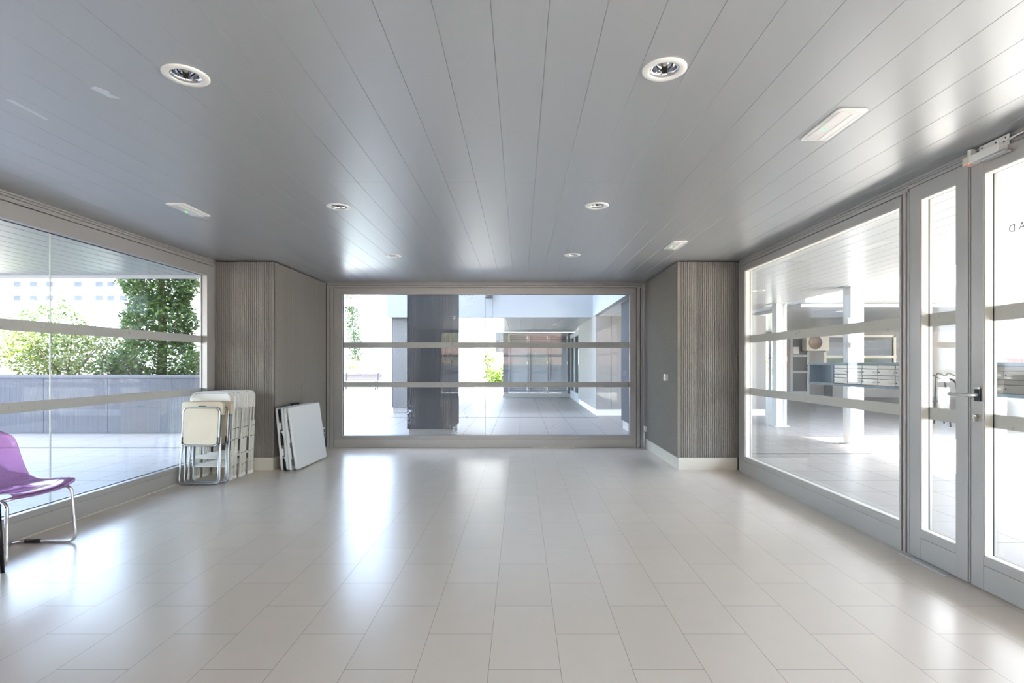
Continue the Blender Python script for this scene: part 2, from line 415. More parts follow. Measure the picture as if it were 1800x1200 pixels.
# --------------------------------------------------------------- glazing
ML = lambda u, v, w: (XL + w, u, v)
MBk = lambda u, v, w: (u, YB - w, v)
MR = lambda u, v, w: (XR - w, u, v)
MRr = lambda u, v, w: (u, YR + w, v)
BANDS = ((.921, 1.0), (1.525, 1.61))
def member(mb, T, u0, u1, v0, v1, w0, w1):
    vs = [T(u, v, w) for w in (w0, w1) for v in (v0, v1) for u in (u0, u1)]
    mb.add(vs, [(0, 2, 3, 1), (4, 5, 7, 6), (0, 1, 5, 4), (2, 6, 7, 3), (0, 4, 6, 2), (1, 3, 7, 5)])
def glazing(name, T, u0, u1, gu0, gu1, gv0, gv1, seams, glass, oj=.055, top=CEIL, bands=True, beads=False):
    """fixed window: u0..u1 outer size, gu0..gu1 x gv0..gv1 the visible glass"""
    root = struct(empty(name, T((u0 + u1) / 2, 0, -.06)))
    inv = Vector(root.location)
    TT = lambda u, v, w: tuple(Vector(T(u, v, w)) - inv)
    fr = MB()
    # sub-frame against the reveals
    member(fr, TT, u0, u1, top - .016, top, -.12, -.014)
    member(fr, TT, u0, u1, top - .038, top - .021, -.12, -.010)
    member(fr, TT, u0, u1, top - .074, top - .044, -.12, -.004)
    member(fr, TT, u0, u0 + oj * .42, 0, top - .074, -.12, -.012); member(fr, TT, u0 + oj * .52, u0 + oj, 0, top - .074, -.12, -.004)
    member(fr, TT, u1 - oj * .42, u1, 0, top - .074, -.12, -.012); member(fr, TT, u1 - oj, u1 - oj * .52, 0, top - .074, -.12, -.004)
    # inner frame
    a, b = u0 + oj + .007, u1 - oj - .007
    t = top - .083
    member(fr, TT, a, b, gv1, t, -.085, .004)
    member(fr, TT, a, gu0, gv0 - .05, gv1, -.085, .004); member(fr, TT, gu1, b, gv0 - .05, gv1, -.085, .004)
    member(fr, TT, gu0, gu1, gv0 - .05, gv0, -.085, .004)
    fr.build('window_frame', M['alu'], root, .002)
    kick = MB(); member(kick, TT, a, b, 0, gv0 - .052, -.1, .002); kick.build('kick_panel', M['alu_lower'], root, .002)
    core = MB(); member(core, TT, u0 + .001, u1 - .001, top - .090, top - .001, -.11, -.03); member(core, TT, u0 + .01, a + .02, 0, top - .09, -.115, -.05); member(core, TT, b - .02, u1 - .01, 0, top - .09, -.115, -.05)
    core.build('gasket_core', M['rubber'], root)
    if beads:
        bd = MB(); bw = .006
        member(bd, TT, gu0, gu0 + bw, gv0, gv1, -.052, -.006); member(bd, TT, gu1 - bw, gu1, gv0, gv1, -.052, -.006)
        member(bd, TT, gu0, gu1, gv0, gv0 + bw, -.052, -.006); member(bd, TT, gu0, gu1, gv1 - bw, gv1, -.052, -.006)
        bd.build('glazing_bead', M['bead'], root)
    gk = MB(); bw = .004
    for (p, q, r_, s_) in ((gu0, gu0 + bw, gv0, gv1), (gu1 - bw, gu1, gv0, gv1), (gu0, gu1, gv0, gv0 + bw), (gu0, gu1, gv1 - bw, gv1)):
        member(gk, TT, p, q, r_, s_, -.062, -.053)
    gk.build('gasket', M['rubber'], root)
    es = [gu0] + list(seams) + [gu1]
    for i in range(len(es) - 1):
        p = MB(); member(p, TT, es[i] - (.01 if i == 0 else -.0015), es[i + 1] + (.01 if i == len(es) - 2 else -.0015), gv0 - .01, gv1 + .01, -.070, -.062)
        pane = p.build('window_pane', glass, root)
        if bands:
            for z0, z1 in BANDS:
                f = MB(); member(f, TT, es[i], es[i + 1], z0, z1, -.0605, -.0600)
                fo = f.build('frosted_band', M['film'], pane)
    if seams:
        sm = MB()
        for s in seams: member(sm, TT, s - .0028, s + .0028, gv0, gv1, -.072, -.0608)
        sm.build('pane_joint', M['silicone'], root)
    return root
glazing('window_1', ML, 2.15, 6.6, 2.30, 6.385, .185, 2.315, (4.335,), M['glass'], .10)
glazing('window_2', MBk, -2.963, 1.883, -2.722, 1.667, .185, 2.338, (-.538,), M['glass_dirty'], .11)
glazing('window_3', MR, 3.70, 6.6, 3.775, 6.375, .195, 2.365, (), M['glass'], .05, beads=True)
glazing('window_4', MR, -2.6, 2.10, -2.45, 2.02, .195, 2.365, (-.2,), M['glass'], .05, beads=True)  # unseen side window, added for the daylight it lets in
glazing('window_5', MRr, -3.1, 2.0, -2.9, 1.5, .185, 2.4, (-.7,), M['glass'], .075)
# rear wall beside and around the rear glazing, and stubs of side wall
struct(MB().box(XL - .12, -3.1, YR - .1, YR, 0, CEIL).box(2.0, XR + .12, YR - .1, YR, 0, CEIL).build('wall_rear', M['rib']))
struct(MB().box(XL - .1, XL, YR, 2.15, 0, CEIL).build('wall_side', M['rib']))  # unseen stretch, made solid to darken the left of the ceiling
struct(MB().box(XR, XR + .1, YR, -2.6, 0, CEIL).build('trim_2', M['rib']))

def door(name, y0, y1, gy0, gy1, hinge_label=None):
    """swing door leaf in the right glazing, y0 > y1 is not required"""
    root = struct(empty(name, (XR + .04, y0, 0)))
    inv = Vector(root.location)
    TT = lambda u, v, w: tuple(Vector(MR(u, v, w)) - inv)
    g0, g1 = .197, 2.36
    lf = MB(); t = 2.455
    member(lf, TT, y0, gy0, .008, t, -.075, .004); member(lf, TT, gy1, y1, .008, t, -.075, .004)
    member(lf, TT, gy0, gy1, g1, t, -.075, .004); member(lf, TT, gy0, gy1, g0 - .05, g0, -.075, .004)
    lf.build('door_frame', M['alu'], root, .002)
    k = MB(); member(k, TT, gy0, gy1, .008, g0 - .052, -.07, .002); k.build('kick_panel', M['alu_lower'], root, .002)
    bd = MB(); bw = .006
    for (p, q, r_, s_) in ((gy0, gy0 + bw, g0, g1), (gy1 - bw, gy1, g0, g1), (gy0, gy1, g0, g0 + bw), (gy0, gy1, g1 - bw, g1)):
        member(bd, TT, p, q, r_, s_, -.045, -.002)
    bd.build('glazing_bead', M['bead'], root)
    gk = MB()
    for (p, q, r_, s_) in ((gy0, gy0 + .005, g0, g1), (gy1 - .005, gy1, g0, g1), (gy0, gy1, g0, g0 + .005), (gy0, gy1, g1 - .005, g1)):
        member(gk, TT, p, q, r_, s_, -.054, -.046)
    gk.build('gasket', M['rubber'], root)
    p = MB(); member(p, TT, gy0 - .008, gy1 + .008, g0 - .008, g1 + .008, -.062, -.054)
    pane = p.build('door_pane', M['glass'], root)
    for z0, z1 in BANDS:
        f = MB(); member(f, TT, gy0, gy1, z0, z1, -.0535, -.053); f.build('frosted_band', M['film'], pane)
    return root, TT
d1, T1 = door('door_1', 3.196, 3.664, 3.285, 3.575)
d2, T2 = door('door_2', 2.16, 3.172, 2.25, 3.088)
# door surround (fixed frame above and between)
tr = MB()
member(tr, MR, 2.10, 3.70, 2.462, 2.483, -.12, -.004); member(tr, MR, 2.10, 3.70, 2.489, 2.502, -.12, -.010); member(tr, MR, 2.10, 3.70, 2.506, CEIL, -.12, -.014)
member(tr, MR, 3.672, 3.695, 0, 2.46, -.12, -.010)
member(tr, MR, 2.105, 2.15, 0, 2.46, -.12, -.010)
struct(tr.build('trim_3', M['alu'], None, .002))
gk = MB(); member(gk, MR, 3.172, 3.180, .01, 2.455, -.07, -.012); gk_o = gk.build('gasket', M['rubber'], d2)
gk_o.location = -Vector(d2.location)
gk = MB(); member(gk, MR, 3.183, 3.195, .01, 2.455, -.07, -.002); o = gk.build('meeting_strip', M['alu'], d2, .002); o.location = -Vector(d2.location)
# handle on the main leaf
dl = Vector(d2.location)
hp = MB(); hp.box(XR - .012, XR, 3.102, 3.142, 1.07, 1.145); o = hp.build('handle_plate', M['blackmetal'], d2, .003); o.location = -dl
hd = MB(); hd.tube(fillet([(XR - .01, 3.118, 1.105), (XR - .062, 3.118, 1.105), (XR - .062, 3.262, 1.105)], .014), .0105, 12, flat=1)
hd.lathe([(.0, 0), (.02, 0), (.02, .012), (0, .012)], (XR - .02, 3.118, 1.14), 16)
o = hd.build('door_handle', M['brushed'], d2); o.location = -dl
ck = MB(); ck.tube([(XR - .03, 3.128, .985), (XR + .002, 3.128, .985)], .011, 14); ck.box(XR - .026, XR, 3.122, 3.134, .955, .985)
o = ck.build('lock_cylinder', M['brass'], d2, .001); o.location = -dl
# mirrored vinyl letters, read from outdoors
def glyph(txt, y, z, size):
    cu = bpy.data.curves.new('vinyl_letter', 'FONT'); cu.body = txt; cu.size = size; cu.extrude = .0004; cu.offset = 0
    o = bpy.data.objects.new('vinyl_letter', cu); COL.objects.link(o)
    dg = bpy.context.evaluated_depsgraph_get(); me = bpy.data.meshes.new_from_object(o.evaluated_get(dg))
    bpy.data.objects.remove(o); bpy.data.curves.remove(cu)
    me.name = 'vinyl_letter'
    for v in me.vertices: v.co = Vector((XR + .0665, y + v.co.x, z + v.co.y)) - dl   # reads left to right from the outdoor side
    me.flip_normals()
    ob = bpy.data.objects.new('vinyl_letter', me); COL.objects.link(ob); me.materials.clear(); me.materials.append(M['letter']); ob.parent = d2
    return ob
glyph('D', 2.964, 2.003, .058); glyph('A', 2.907, 2.003, .058)
# magnetic lock at the head of the door
ml = thing('magnetic_lock', 'white magnetic door lock with bracket and red light above the glass door', 'door lock', (XR, 3.0, 2.40))
il = Vector(ml.location)
def loc_box(nm, m, b, par, bev=.002):
    q = MB().box(b[0] - il.x, b[1] - il.x, b[2] - il.y, b[3] - il.y, b[4] - il.z, b[5] - il.z); return q.build(nm, m, par, bev)
loc_box('magnet_body', M['plastic_white'], (XR - .055, XR - .006, 2.93, 3.15, 2.425, 2.468), ml)
loc_box('mounting_bracket', M['plastic_white'], (XR - .009, XR - .0045, 2.92, 3.11, 2.455, 2.514), ml, .001)
loc_box('armature_plate', M['brushed'], (XR - .048, XR - .012, 2.90, 3.06, 2.410, 2.423), ml)
loc_box('end_cap', M['cream'], (XR - .057, XR - .006, 3.125, 3.17, 2.423, 2.470), ml)
loc_box('cable_box', M['plastic_white'], (XR - .034, XR - .006, 3.135, 3.162, 2.468, 2.514), ml)
for y_, z_ in ((3.09, 2.500), (3.0, 2.496), (2.94, 2.500), (2.95, 2.480)): MB().tube([(XR - .0102 - il.x, y_ - il.y, z_ - il.z), (XR - .0086 - il.x, y_ - il.y, z_ - il.z)], .005, 10).build('screw', M['blackmetal'], ml)
q = MB().tube([(XR - .058 - il.x, 3.132 - il.y, 2.426 - il.z), (XR - .050 - il.x, 3.132 - il.y, 2.420 - il.z)], .004, 10); q.build('indicator_light', M['led_red'], ml)
q = MB().tube(fillet([(XR - .03 - il.x, 2.935 - il.y, 2.462 - il.z), (XR - .028 - il.x, 2.86 - il.y, 2.478 - il.z), (XR - .014 - il.x, 2.45 - il.y, 2.498 - il.z), (XR - .014 - il.x, 2.2 - il.y, 2.498 - il.z)], .03), .005, 8); q.build('cable', M['plastic_white'], ml)
# threshold strip and little white batten on the floor
th = MB().box(XR - .055, XR - .008, 3.30, 3.70, 0, .006)
tag(th.build('floor_strip', M['brushed'], None, .0015), 'metal floor strip under the narrow fixed door leaf', 'floor strip')
tag(MB().box(.165, .83, YB - .022, YB - .006, 0, .012).build('floor_batten', M['skirt'], None, .001), 'pale batten lying along the foot of the far window', 'batten')
tag(MB().box(XL + .004, XL + .014, 3.2, 6.56, 0, .007).build('sealant_strip', M['skirt'], None, .001), 'cream sealant line along the foot of the left window', 'sealant')

# ------------------------------------------------------------------ ceiling fittings
def downlight(x, y, label, z=CEIL, group='recessed downlights in the room ceiling', r=.092):
    t = thing('downlight', label, 'downlight', (x, y, z), group=group); k = r / .092
    MB().lathe([(.092 * k, .001), (.092 * k, -.004), (.088 * k, -.007), (.066 * k, -.007), (.061 * k, -.004), (.060 * k, .004), (.06 * k, .01)], n=48).build('trim_ring', M['plastic_white'], t)
    MB().lathe([(.060 * k, .004), (.0592 * k, .02), (.055 * k, .05), (.044 * k, .08), (.025 * k, .1), (.0, .105)], n=48).build('reflector', M['mirror'], t)
    MB().lathe([(.060 * k, -.003), (.052 * k, -.001), (.050 * k, .012), (.052 * k, .02)], n=40).build('inner_ring', M['chrome'], t)
    MB().lathe([(0, .012), (.010, .016), (.012, .03), (.012, .07), (.014, .09), (.014, .1)], n=16).build('lamp_capsule', M['bulb'], t)
    return t
DL = [(-1.434, 2.345, 'round recessed downlight, nearest of the left row over the open floor'),
      (.604, 2.297, 'round recessed downlight, nearest of the right row over the open floor'),
      (-1.434, 4.309, 'round recessed downlight, middle of the left row beyond the ceiling cross joint'),
      (.597, 4.278, 'round recessed downlight, middle of the right row beyond the ceiling cross joint'),
      (-1.45, 6.264, 'round recessed downlight, farthest of the left row near the end window'),
      (.589, 6.231, 'round recessed downlight, farthest of the right row near the end window')]
for x, y, l in DL: downlight(x, y, l)

def emergency(x, y, label):
    t = thing('emergency_light', label, 'emergency light', (x, y, CEIL), group='emergency lights in the ceiling')
    T = lambda a, b, c: (a, b, c)
    MB().prism(rrect(.152, .375, .022), -.009, 0, T).build('frame', M['plastic_white'], t, .003)
    MB().prism(rrect(.118, .335, .014), -.014, -.008, T).build('lens', M['lens'], t, .003)
    MB().prism(rrect(.030, .31, .008, cx=.026), -.016, -.013, T).build('lamp_tube_cover', M['plastic_white'], t, .001)
    MB().lathe([(0, -.0005), (.004, 0), (.004, .004)], (-.034, .03, -.0165), 12).lathe([(0, -.0005), (.004, 0), (.004, .004)], (-.034, .012, -.0165), 12).build('indicator_light', M['led_green'], t)
emergency(1.612, 2.83, 'white emergency light panel in the ceiling in front of the glass door')
emergency(-2.66, 4.39, 'white emergency light panel in the ceiling beside the left window')
emergency(1.615, 5.70, 'small far emergency light panel in the ceiling near the right ribbed wall')
def fleck(x, y, pts, label):
    tag(MB().prism(pts, -.0012, 0).build('paper_scrap', M['residue'], None, loc=(x, y, CEIL)), label, 'paper scrap')
fleck(-2.395, 2.665, [(-.012, -.11), (.012, -.10), (.010, .11), (-.012, .10)], 'long thin torn tape strip stuck to the ceiling at upper left')
fleck(-1.898, 2.49, [(-.03, -.04), (.0, -.05), (.03, .0), (.012, .01), (.03, .06), (-.01, .05), (-.02, .0)], 'short ragged paper scrap stuck to the ceiling left of a downlight')

# ------------------------------------------------------------------ wall fittings
t = thing('wall_switch', 'square cream push switch on the shaded side of the right ribbed wall', 'switch', (CRX, 7.01, 1.107))
MB().box(-.04, 0, -.042, .042, -.042, .042).build('housing', M['plastic_white'], t, .006)
MB().prism([(-.048, -.03), (-.04, -.03), (-.04, .03), (-.044, .03)], -.028, .028, lambda a, b, c: (a, c, b)).build('rocker', M['cream'], t, .002)
def socket(x, y, z, sx, w, label):
    t = thing('wall_socket', label, 'socket', (x, y, z))
    a, b = sorted((0, sx * .034))
    MB().box(a, b, -w / 2, w / 2, -.04, .04).build('housing', M['plastic_white'], t, .005)
    a, b = sorted((sx * .034, sx * .038))
    n = 2 if w > .1 else 1
    for i in range(n):
        c = (i - (n - 1) / 2) * w / n
        MB().box(a, b, c - w / n * .36, c + w / n * .36, -.028, .028).build('socket_cover', M['dark_grey'] if n == 2 else M['gate_frame'], t, .002)
socket(CRX, 8.20, .305, -1, .085, 'small grey surface socket low on the right wall beside the end window')
socket(CLX, 8.13, .285, 1, .15, 'white double socket low on the left wall behind the folding tables')

# ------------------------------------------------------------------ folding chairs
def white_chair():
    t = thing('folding_chair', 'x', 'chair', group='white folding chairs stacked against the ribbed wall')
    W = .205
    for s in (-1, 1):   # front leg runs from the floor up into the backrest, rear leg is shorter
        f = MB(); T = lambda a, b, c: (s * W + a, b, c)
        f.prism(rrect(.018, .019, .006, cy=-.016), .02, .93, T, True)
        o = f.build('leg', M['steel_white'], t)
        MB().prism(rrect(.023, .023, .007, cx=s * W, cy=-.016), 0, .035).build('foot_cap', M['plastic_white'], o, .002)
        f = MB(); f.prism(rrect(.018, .016, .006, cy=.012), .02, .62, lambda a, b, c: (s * (W - .001) + a, b, c), True)
        o = f.build('leg', M['steel_white'], t)
        MB().prism(rrect(.023, .020, .007, cx=s * W, cy=.012), 0, .035).build('foot_cap', M['plastic_white'], o, .002)
        if s > 0:
            for z, y in ((.27, -.016), (.44, -.016), (.44, .012), (.56, -.016), (.56, .012), (.14, .012)):
                MB().tube([(s * (W + .0085), y, z), (s * (W + .0115), y, z)], .006, 8).build('rivet', M['blackmetal'], t)
    # backrest: wrapped sheet with round upper corners
    pts = []
    for k in range(9): a = R(180 - 90 * k / 8); pts.append((-.22 + .07 + .07 * math.cos(a), .90 + .07 * math.sin(a)))
    for k in range(9): a = R(90 - 90 * k / 8); pts.append((.22 - .07 + .07 * math.cos(a), .90 + .07 * math.sin(a)))
    pts += [(.22, .77), (.14, .785), (-.14, .785), (-.22, .77)]
    MB().prism(pts, -.027, -.009, lambda a, b, c: (a, c + (a / .22) ** 2 * .0, b)).build('backrest', M['plastic_white'], t, .008, 3)
    MB().tube([(-.17, -.028, .955), (.17, -.028, .955)], .0025, 6).build('backrest_rim', M['grey_tube'], t)
    MB().prism(rrect(.36, .36, .03, cy=.60), -.010, .006, lambda a, b, c: (a, c + .002, b)).build('seat', M['plastic_white'], t, .006)
    cb = MB().tube([(-W, -.014, .25), (W, -.014, .25)], .010, 10); cb.build('crossbar', M['steel_white'], t)
    cb = MB().tube([(-W, .014, .16), (W, .014, .16)], .010, 10); cb.build('crossbar', M['steel_white'], t)
    for s in (-1, 1): MB().tube(fillet([(s * .186, .0, .74), (s * .186, .016, .62), (s * .186, -.006, .50)], .04), .006, 8).build('hinge_bracket', M['grey_tube'], t)
    return t
ORD = ['first', 'second', 'third', 'fourth', 'fifth', 'sixth', 'seventh', 'eighth', 'last']
wc = white_chair()
TILT = R(-5.2)
for i in range(9):
    o = wc if i == 0 else dup(wc, (0, 0, 0))
    o.location = (-3.412 + .016 * math.sin(i * 1.9) + .004 * i, 5.955 + .061 * i, .0015); o.rotation_euler = (TILT, 0, R(.5 * math.sin(i * 2.3)))
    o['label'] = ('white folding chair, %s of the white row, directly behind the beige chairs' % ORD[i] if i == 0 else
                  'white folding chair, last of the white row, against the ribbed wall' if i == 8 else
                  'white folding chair, %s of the white row counted from the beige chairs' % ORD[i])
def beige_chair():
    t = thing('folding_chair', 'x', 'chair', group='beige folding chairs in front of the white stack')
    W = .205; r = .0105
    fr = MB()
    fr.tube(fillet([(-W + .012, -.010, .80), (-W, -.012, .45), (-W - .012, -.016, .0115), (W + .012, -.016, .0115), (W, -.012, .45), (W - .012, -.010, .80)], .05, 8), r, 12)
    fr.build('front_frame', M['grey_tube'], t)
    fr = MB(); w = W - .024
    fr.tube(fillet([(-w, .016, .47), (-w, .016, .0115), (w, .016, .0115), (w, .016, .47)], .05, 8), r, 12); fr.build('rear_frame', M['grey_tube'], t)
    sf = MB(); sf.tube([(a, -.036, b) for a, b in rrect(.392, .405, .05, 6, 0, .612)], .0085, 10, closed=True); sf.build('seat_frame', M['grey_tube'], t)
    # seat with a shallow round dish
    n = 28; vs = []; fs = []
    st = MB(); st.prism(rrect(.372, .388, .045, 6, 0, .612), -.044, -.026, lambda a, b, c: (a, c, b)); so = st.build('seat', M['beige'], t, .006, 3)
    ds = MB(); ds.lathe([(.140, .0008), (.134, .0002), (.08, -.0008), (.001, -.0012)], n=48)
    ds.v = [(x, -.0445 + z * .9, y + .60) for x, y, z in ds.v]; ds.build('seat_dish', M['beige'], so)
    # backrest hood: top bar with two short cheeks
    poly = [(-.225, .735), (-.225, .835)] + [(-.225 + .045 - .045 * math.cos(R(10 * k)), .835 + .045 * math.sin(R(10 * k))) for k in range(1, 10)] + \
           [(.225 - .045 + .045 * math.sin(R(10 * k)), .835 + .045 * math.cos(R(10 * k))) for k in range(0, 9)] + [(.225, .835), (.225, .735), (.192, .735), (.186, .80), (-.186, .80), (-.192, .735)]
    b = MB(); b.prism(poly, -.032, .014, lambda a, c, d: (a, d, c)); bo = b.build('backrest', M['beige'], t, .008, 3)
    h = MB(); h.prism([(-.045, .823), (-.038, .834), (.038, .834), (.045, .823)], -.036, -.030, lambda a, c, d: (a, d, c)); h.build('hand_slot', M['dark_grey'], bo)
    for s in (-1, 1):
        k = MB().box(s * .19 - .006, s * .19 + .006, -.05, -.014, .43, .50); k.build('hinge_bracket', M['blackmetal'], t, .002)
    return t
bc = beige_chair(); bc.location = (-3.398, 5.80, .0015); bc.rotation_euler = (TILT, 0, R(-1.0))
bc['label'] = 'front beige folding chair with grey tube frame and dished seat'
b2 = dup(bc, (-3.362, 5.895, .0015), (TILT, 0, 0), 'second beige folding chair, half hidden between the front beige and white chairs')

# ------------------------------------------------------------------ folding tables (folded in half, leaning)
def folding_table(label, loc, lean, gap_lean, L=.93, H=.752):
    t = thing('folding_table', label, 'table', loc, (0, lean, R(-1.2)), group='folded white tables leaning on the ribbed wall')
    def half(x0, x1, par_rot, inner):
        poly = rrect(H, L, .03, 4, H / 2, L / 2)
        m = MB(); m.prism(poly, x0, x1, lambda a, b, c: (c, b, a))
        o = m.build('tabletop_half', M['table_white'], t, .009, 3)
        # moulded rim that closes towards the other half
        return o
    w = .030; G = .012 if gap_lean else .034
    half(0, w, 0, 1)
    b = half(w + G, 2 * w + G, 0, 0)
    if gap_lean:
        b.location = (.034, 0, 0); b.rotation_euler = (0, gap_lean, 0)
        cr = MB(); cr.add([(w - .004, .02, .06), (w + G + .034, .02, .06), (w + G + .004, .02, .60), (w - .004, .02, .60), (w - .004, .9, .06), (w + G + .034, .9, .06), (w + G + .004, .9, .60), (w - .004, .9, .60)],
                          [(0, 1, 2, 3), (4, 7, 6, 5), (0, 4, 5, 1), (1, 5, 6, 2), (2, 6, 7, 3), (3, 7, 4, 0)])
        cr.build('underside', M['dark_grey'], t)
        for zz, ww in ((.20, .010), (.40, .010)):
            MB().box(w - .004, w + ww, .004, .03, zz - .07, zz + .07).build('rim_tab', M['table_white'], t, .004)
    else:
        MB().box(w - .004, w + G + .004, .012, L - .03, .03, H - .03).build('underside', M['dark_grey'], t)
        for zz, hh, nm in ((.075, .14, 'hinge'), (.375, .15, 'latch'), (.665, .14, 'hinge')):
            k = MB(); k.box(w + .004, w + G - .004, -.002, .03, zz - hh / 2, zz + hh / 2)
            k.build(nm, M['black'], t, .003)
            MB().tube([(w + G / 2, -.004, zz - hh / 2), (w + G / 2, -.004, zz + hh / 2)], .009, 10).build('leg_tube', M['blackmetal'], t)
        for zz in (.22, .53):
            MB().box(w - .004, w + G * .62, -.001, .03, zz - .04, zz + .04).build('rim_tab', M['table_white'], t, .004)
            MB().box(w + G * .5, w + G + .004, -.001, .03, zz - .11, zz - .06).build('rim_tab', M['table_white'], t, .004)
    return t
ft1 = folding_table('rear folded white table with black latches and handle, leaning on the wall', (-2.862, 6.535, .003), R(-5.4), 0)
hn = MB().tube(fillet([(.047, .34, .74), (.047, .37, .772), (.047, .53, .772), (.047, .56, .74)], .02), .013, 10); hn.build('carry_handle', M['black'], ft1)
ft2 = folding_table('front folded white table with blank top facing the room', (-2.762, 6.53, .003), R(-5.4), R(-2.6))

# ------------------------------------------------------------------ purple chair
pc = thing('plastic_chair', 'purple see-through plastic chair with chrome sled legs by the left window', 'chair', (-3.42, 3.67, 0))
prof = [(.258, .425), (.262, .437), (.245, .446), (.20, .447), (.13, .442), (.05, .436), (-.02, .437), (-.075, .452), (-.118, .487), (-.148, .535), (-.168, .59), (-.186, .66), (-.202, .735), (-.212, .80), (-.216, .832)]
nv = 18; vs = []
for i, (px, pz) in enumerate(prof):
    s = i / (len(prof) - 1)
    hw = .248 if s < .5 else .248 - .035 * ((s - .5) / .5) ** 1.5
    if s > .86: hw -= .075 * ((s - .86) / .14) ** 2
    if i < 2: hw -= .02 * (2 - i) * .6
    for j in range(nv + 1):
        v = -1 + 2 * j / nv
        up = .022 * abs(v) ** 3 * (1 if .1 < s < .6 else .4)                 # raised sides of the seat
        bow = .03 * (v * v) * max(0, min(1, (s - .45) / .2))                # back wraps forward
        nose = -.045 * (v * v) * max(0, 1 - s / .2)
        rise = (-.018 * v * v if s > .9 else 0)
        vs.append((px + bow + nose, v * hw, pz + up * (1 if s < .55 else 0) + rise))
fs = [(i * (nv + 1) + j, i * (nv + 1) + j + 1, (i + 1) * (nv + 1) + j + 1, (i + 1) * (nv + 1) + j) for i in range(len(prof) - 1) for j in range(nv)]
sh = MB().add(vs, fs, True).build('seat_shell', M['purple'], pc)
md = sh.modifiers.new('sub', 'SUBSURF'); md.levels = 2; md.render_levels = 2
md = sh.modifiers.new('thick', 'SOLIDIFY'); md.thickness = .007; md.offset = -1
fr = MB()
for s in (-1, 1):
    fr.tube(fillet([(-.16, s * .20, .41), (.10, s * .225, .412), (.205, s * .245, .415), (.222, s * .268, .0125), (-.195, s * .25, .0125), (-.195, 0, .0125)], .06, 8), .0115, 12)
fr.build('sled_frame', M['chrome'], pc)
fr = MB().tube([(-.10, -.208, .412), (-.10, .208, .412)], .0105, 10).tube([(.14, -.23, .413), (.14, .23, .413)], .0105, 10); fr.build('cross_tube', M['chrome'], pc)
fr = MB()
for s in (-1, 1): fr.tube([(-.13, s * .254, .0125), (-.02, s * .258, .0125)], .0135, 10)
fr.build('floor_glide', M['black'], pc)  # black bands copy dark shade and reflection on the chrome runners
# black chair, only the legs of which reach into the frame
kc = thing('black_chair', 'black chair at the left edge, only its slim leg showing', 'chair', (-3.40, 3.07, 0))
for sx in (-1, 1):
    for sy in (-1, 1):
        o = MB().tube([(sx * .216, sy * .258, .43), (sx * .236, sy * .274, .006)], [.017, .010], 10).build('leg', M['blackmetal'], kc)
MB().prism(rrect(.46, .54, .06), .425, .455).build('seat', M['black'], kc, .01, 3)
bk = MB(); bk.prism([(a, b) for a, b in rrect(.38, .28, .06, 5, 0, .70)], -.012, .012, lambda a, b, c: (-.19 - (b - .45) * .06 + c, a, b)); bk.build('backrest', M['black'], kc, .006)
for sy in (-1, 1): MB().tube([(-.17, sy * .15, .45), (-.20, sy * .15, .62)], .010, 10).build('back_post', M['blackmetal'], kc)

# ================================================================== OUTDOORS
def seg_box(mb, *b): mb.box(*b)
gr = MB().box(-40, 40, -30, 75, GZ - .2, GZ); struct(gr.build('ground', M['paving']))
def mass(name, b, m):
    return struct(MB().box(*b).build(name, m))
# soffits of the covered walks, with unseen blocks above added to stop the sun
mass('wall_upper', (-7.4, 5.62, YR - .3, 7.60, 2.66, 3.4), M['white'])  # unseen slab, added to block the sun over room and walks
mass('wall_storeys', (-3.8, 5.62, YR - .3, 8.5, 3.401, 72), M['white'])  # unseen; height stretched only to shade the left terrace
struct(planks('soffit_left', M['soffit'], -7.4, XL - .125, YR - .3, 7.54, 2.50, [], .2016, -.103, .006, .012, .1))
mass('trim_4', (-7.4, XL - .125, 7.54, 7.60, 2.46, 2.66), M['white'])
struct(planks('soffit_right', M['soffit'], XR + .125, 5.6, YR - .3, 14.0, 2.56, [], .2016, -.103, .003, .005, .08))
mass('wall_upper_side', (1.93, 5.62, 8.501, 14.0, 2.66, 72), M['white'])  # out of view above the fascia, raised to shade the back courtyard
# the white fascia along the courtyard on the right, with its joint
struct(MB().box(1.925, 2.04, 8.55, 12.1, 2.53, 4.6).box(1.925, 2.04, 12.106, 14.6, 2.53, 4.6).build('fascia_side', M['fascia'], None))
struct(MB().box(2.04, 2.74, 8.6, 14.0, 2.53, 2.66).build('soffit_side', M['white'], None))
# far wing: fascia, soffit, end wall
struct(MB().box(-3.56, -.74, 14.6, 14.75, 2.516, 5.2).box(-.734, 1.925, 14.6, 14.75, 2.516, 5.2).build('fascia_far', M['fascia']))
struct(planks('soffit_far', M['soffit'], -3.5, 6.3, 14.75, 21.6, 2.516, [], .4, 0, .006, .01, .08))
mass('wall_upper_far', (-3.5, 6.3, 14.75, 22.4, 2.62, 12), M['white'])

def pillar(label, x0, x1, y0, y1, z1, m, zp=.128, name='pillar'):
    t = thing(name, label, 'pillar', ((x0 + x1) / 2, (y0 + y1) / 2, GZ))
    ix, iy = t.location.x, t.location.y
    p = MB()
    p.box(x0 + .02 - ix, x1 - .02 - ix, y0 + .02 - iy, y1 - .02 - iy, zp - GZ, z1 - GZ)
    p.build('core', m, t)
    for (a, b, T) in ((x0, x1, lambda u, w, c: (u - ix, y0 + w - iy, c - GZ)), (y0, y1, lambda u, w, c: (x1 - w - ix, u - iy, c - GZ)), (y0, y1, lambda u, w, c: (x0 + w - ix, u - iy, c - GZ))):
        MB().prism(ribs(a, b, 0, .008, .03, .02), zp, z1, T).build('ribbed_cladding', m, t)
    MB().box(x0 + .025 - ix, x1 - .025 - ix, y0 + .025 - iy, y1 - .025 - iy, 0, zp - GZ).build('plinth', M['stone'], t, .003)
    return t
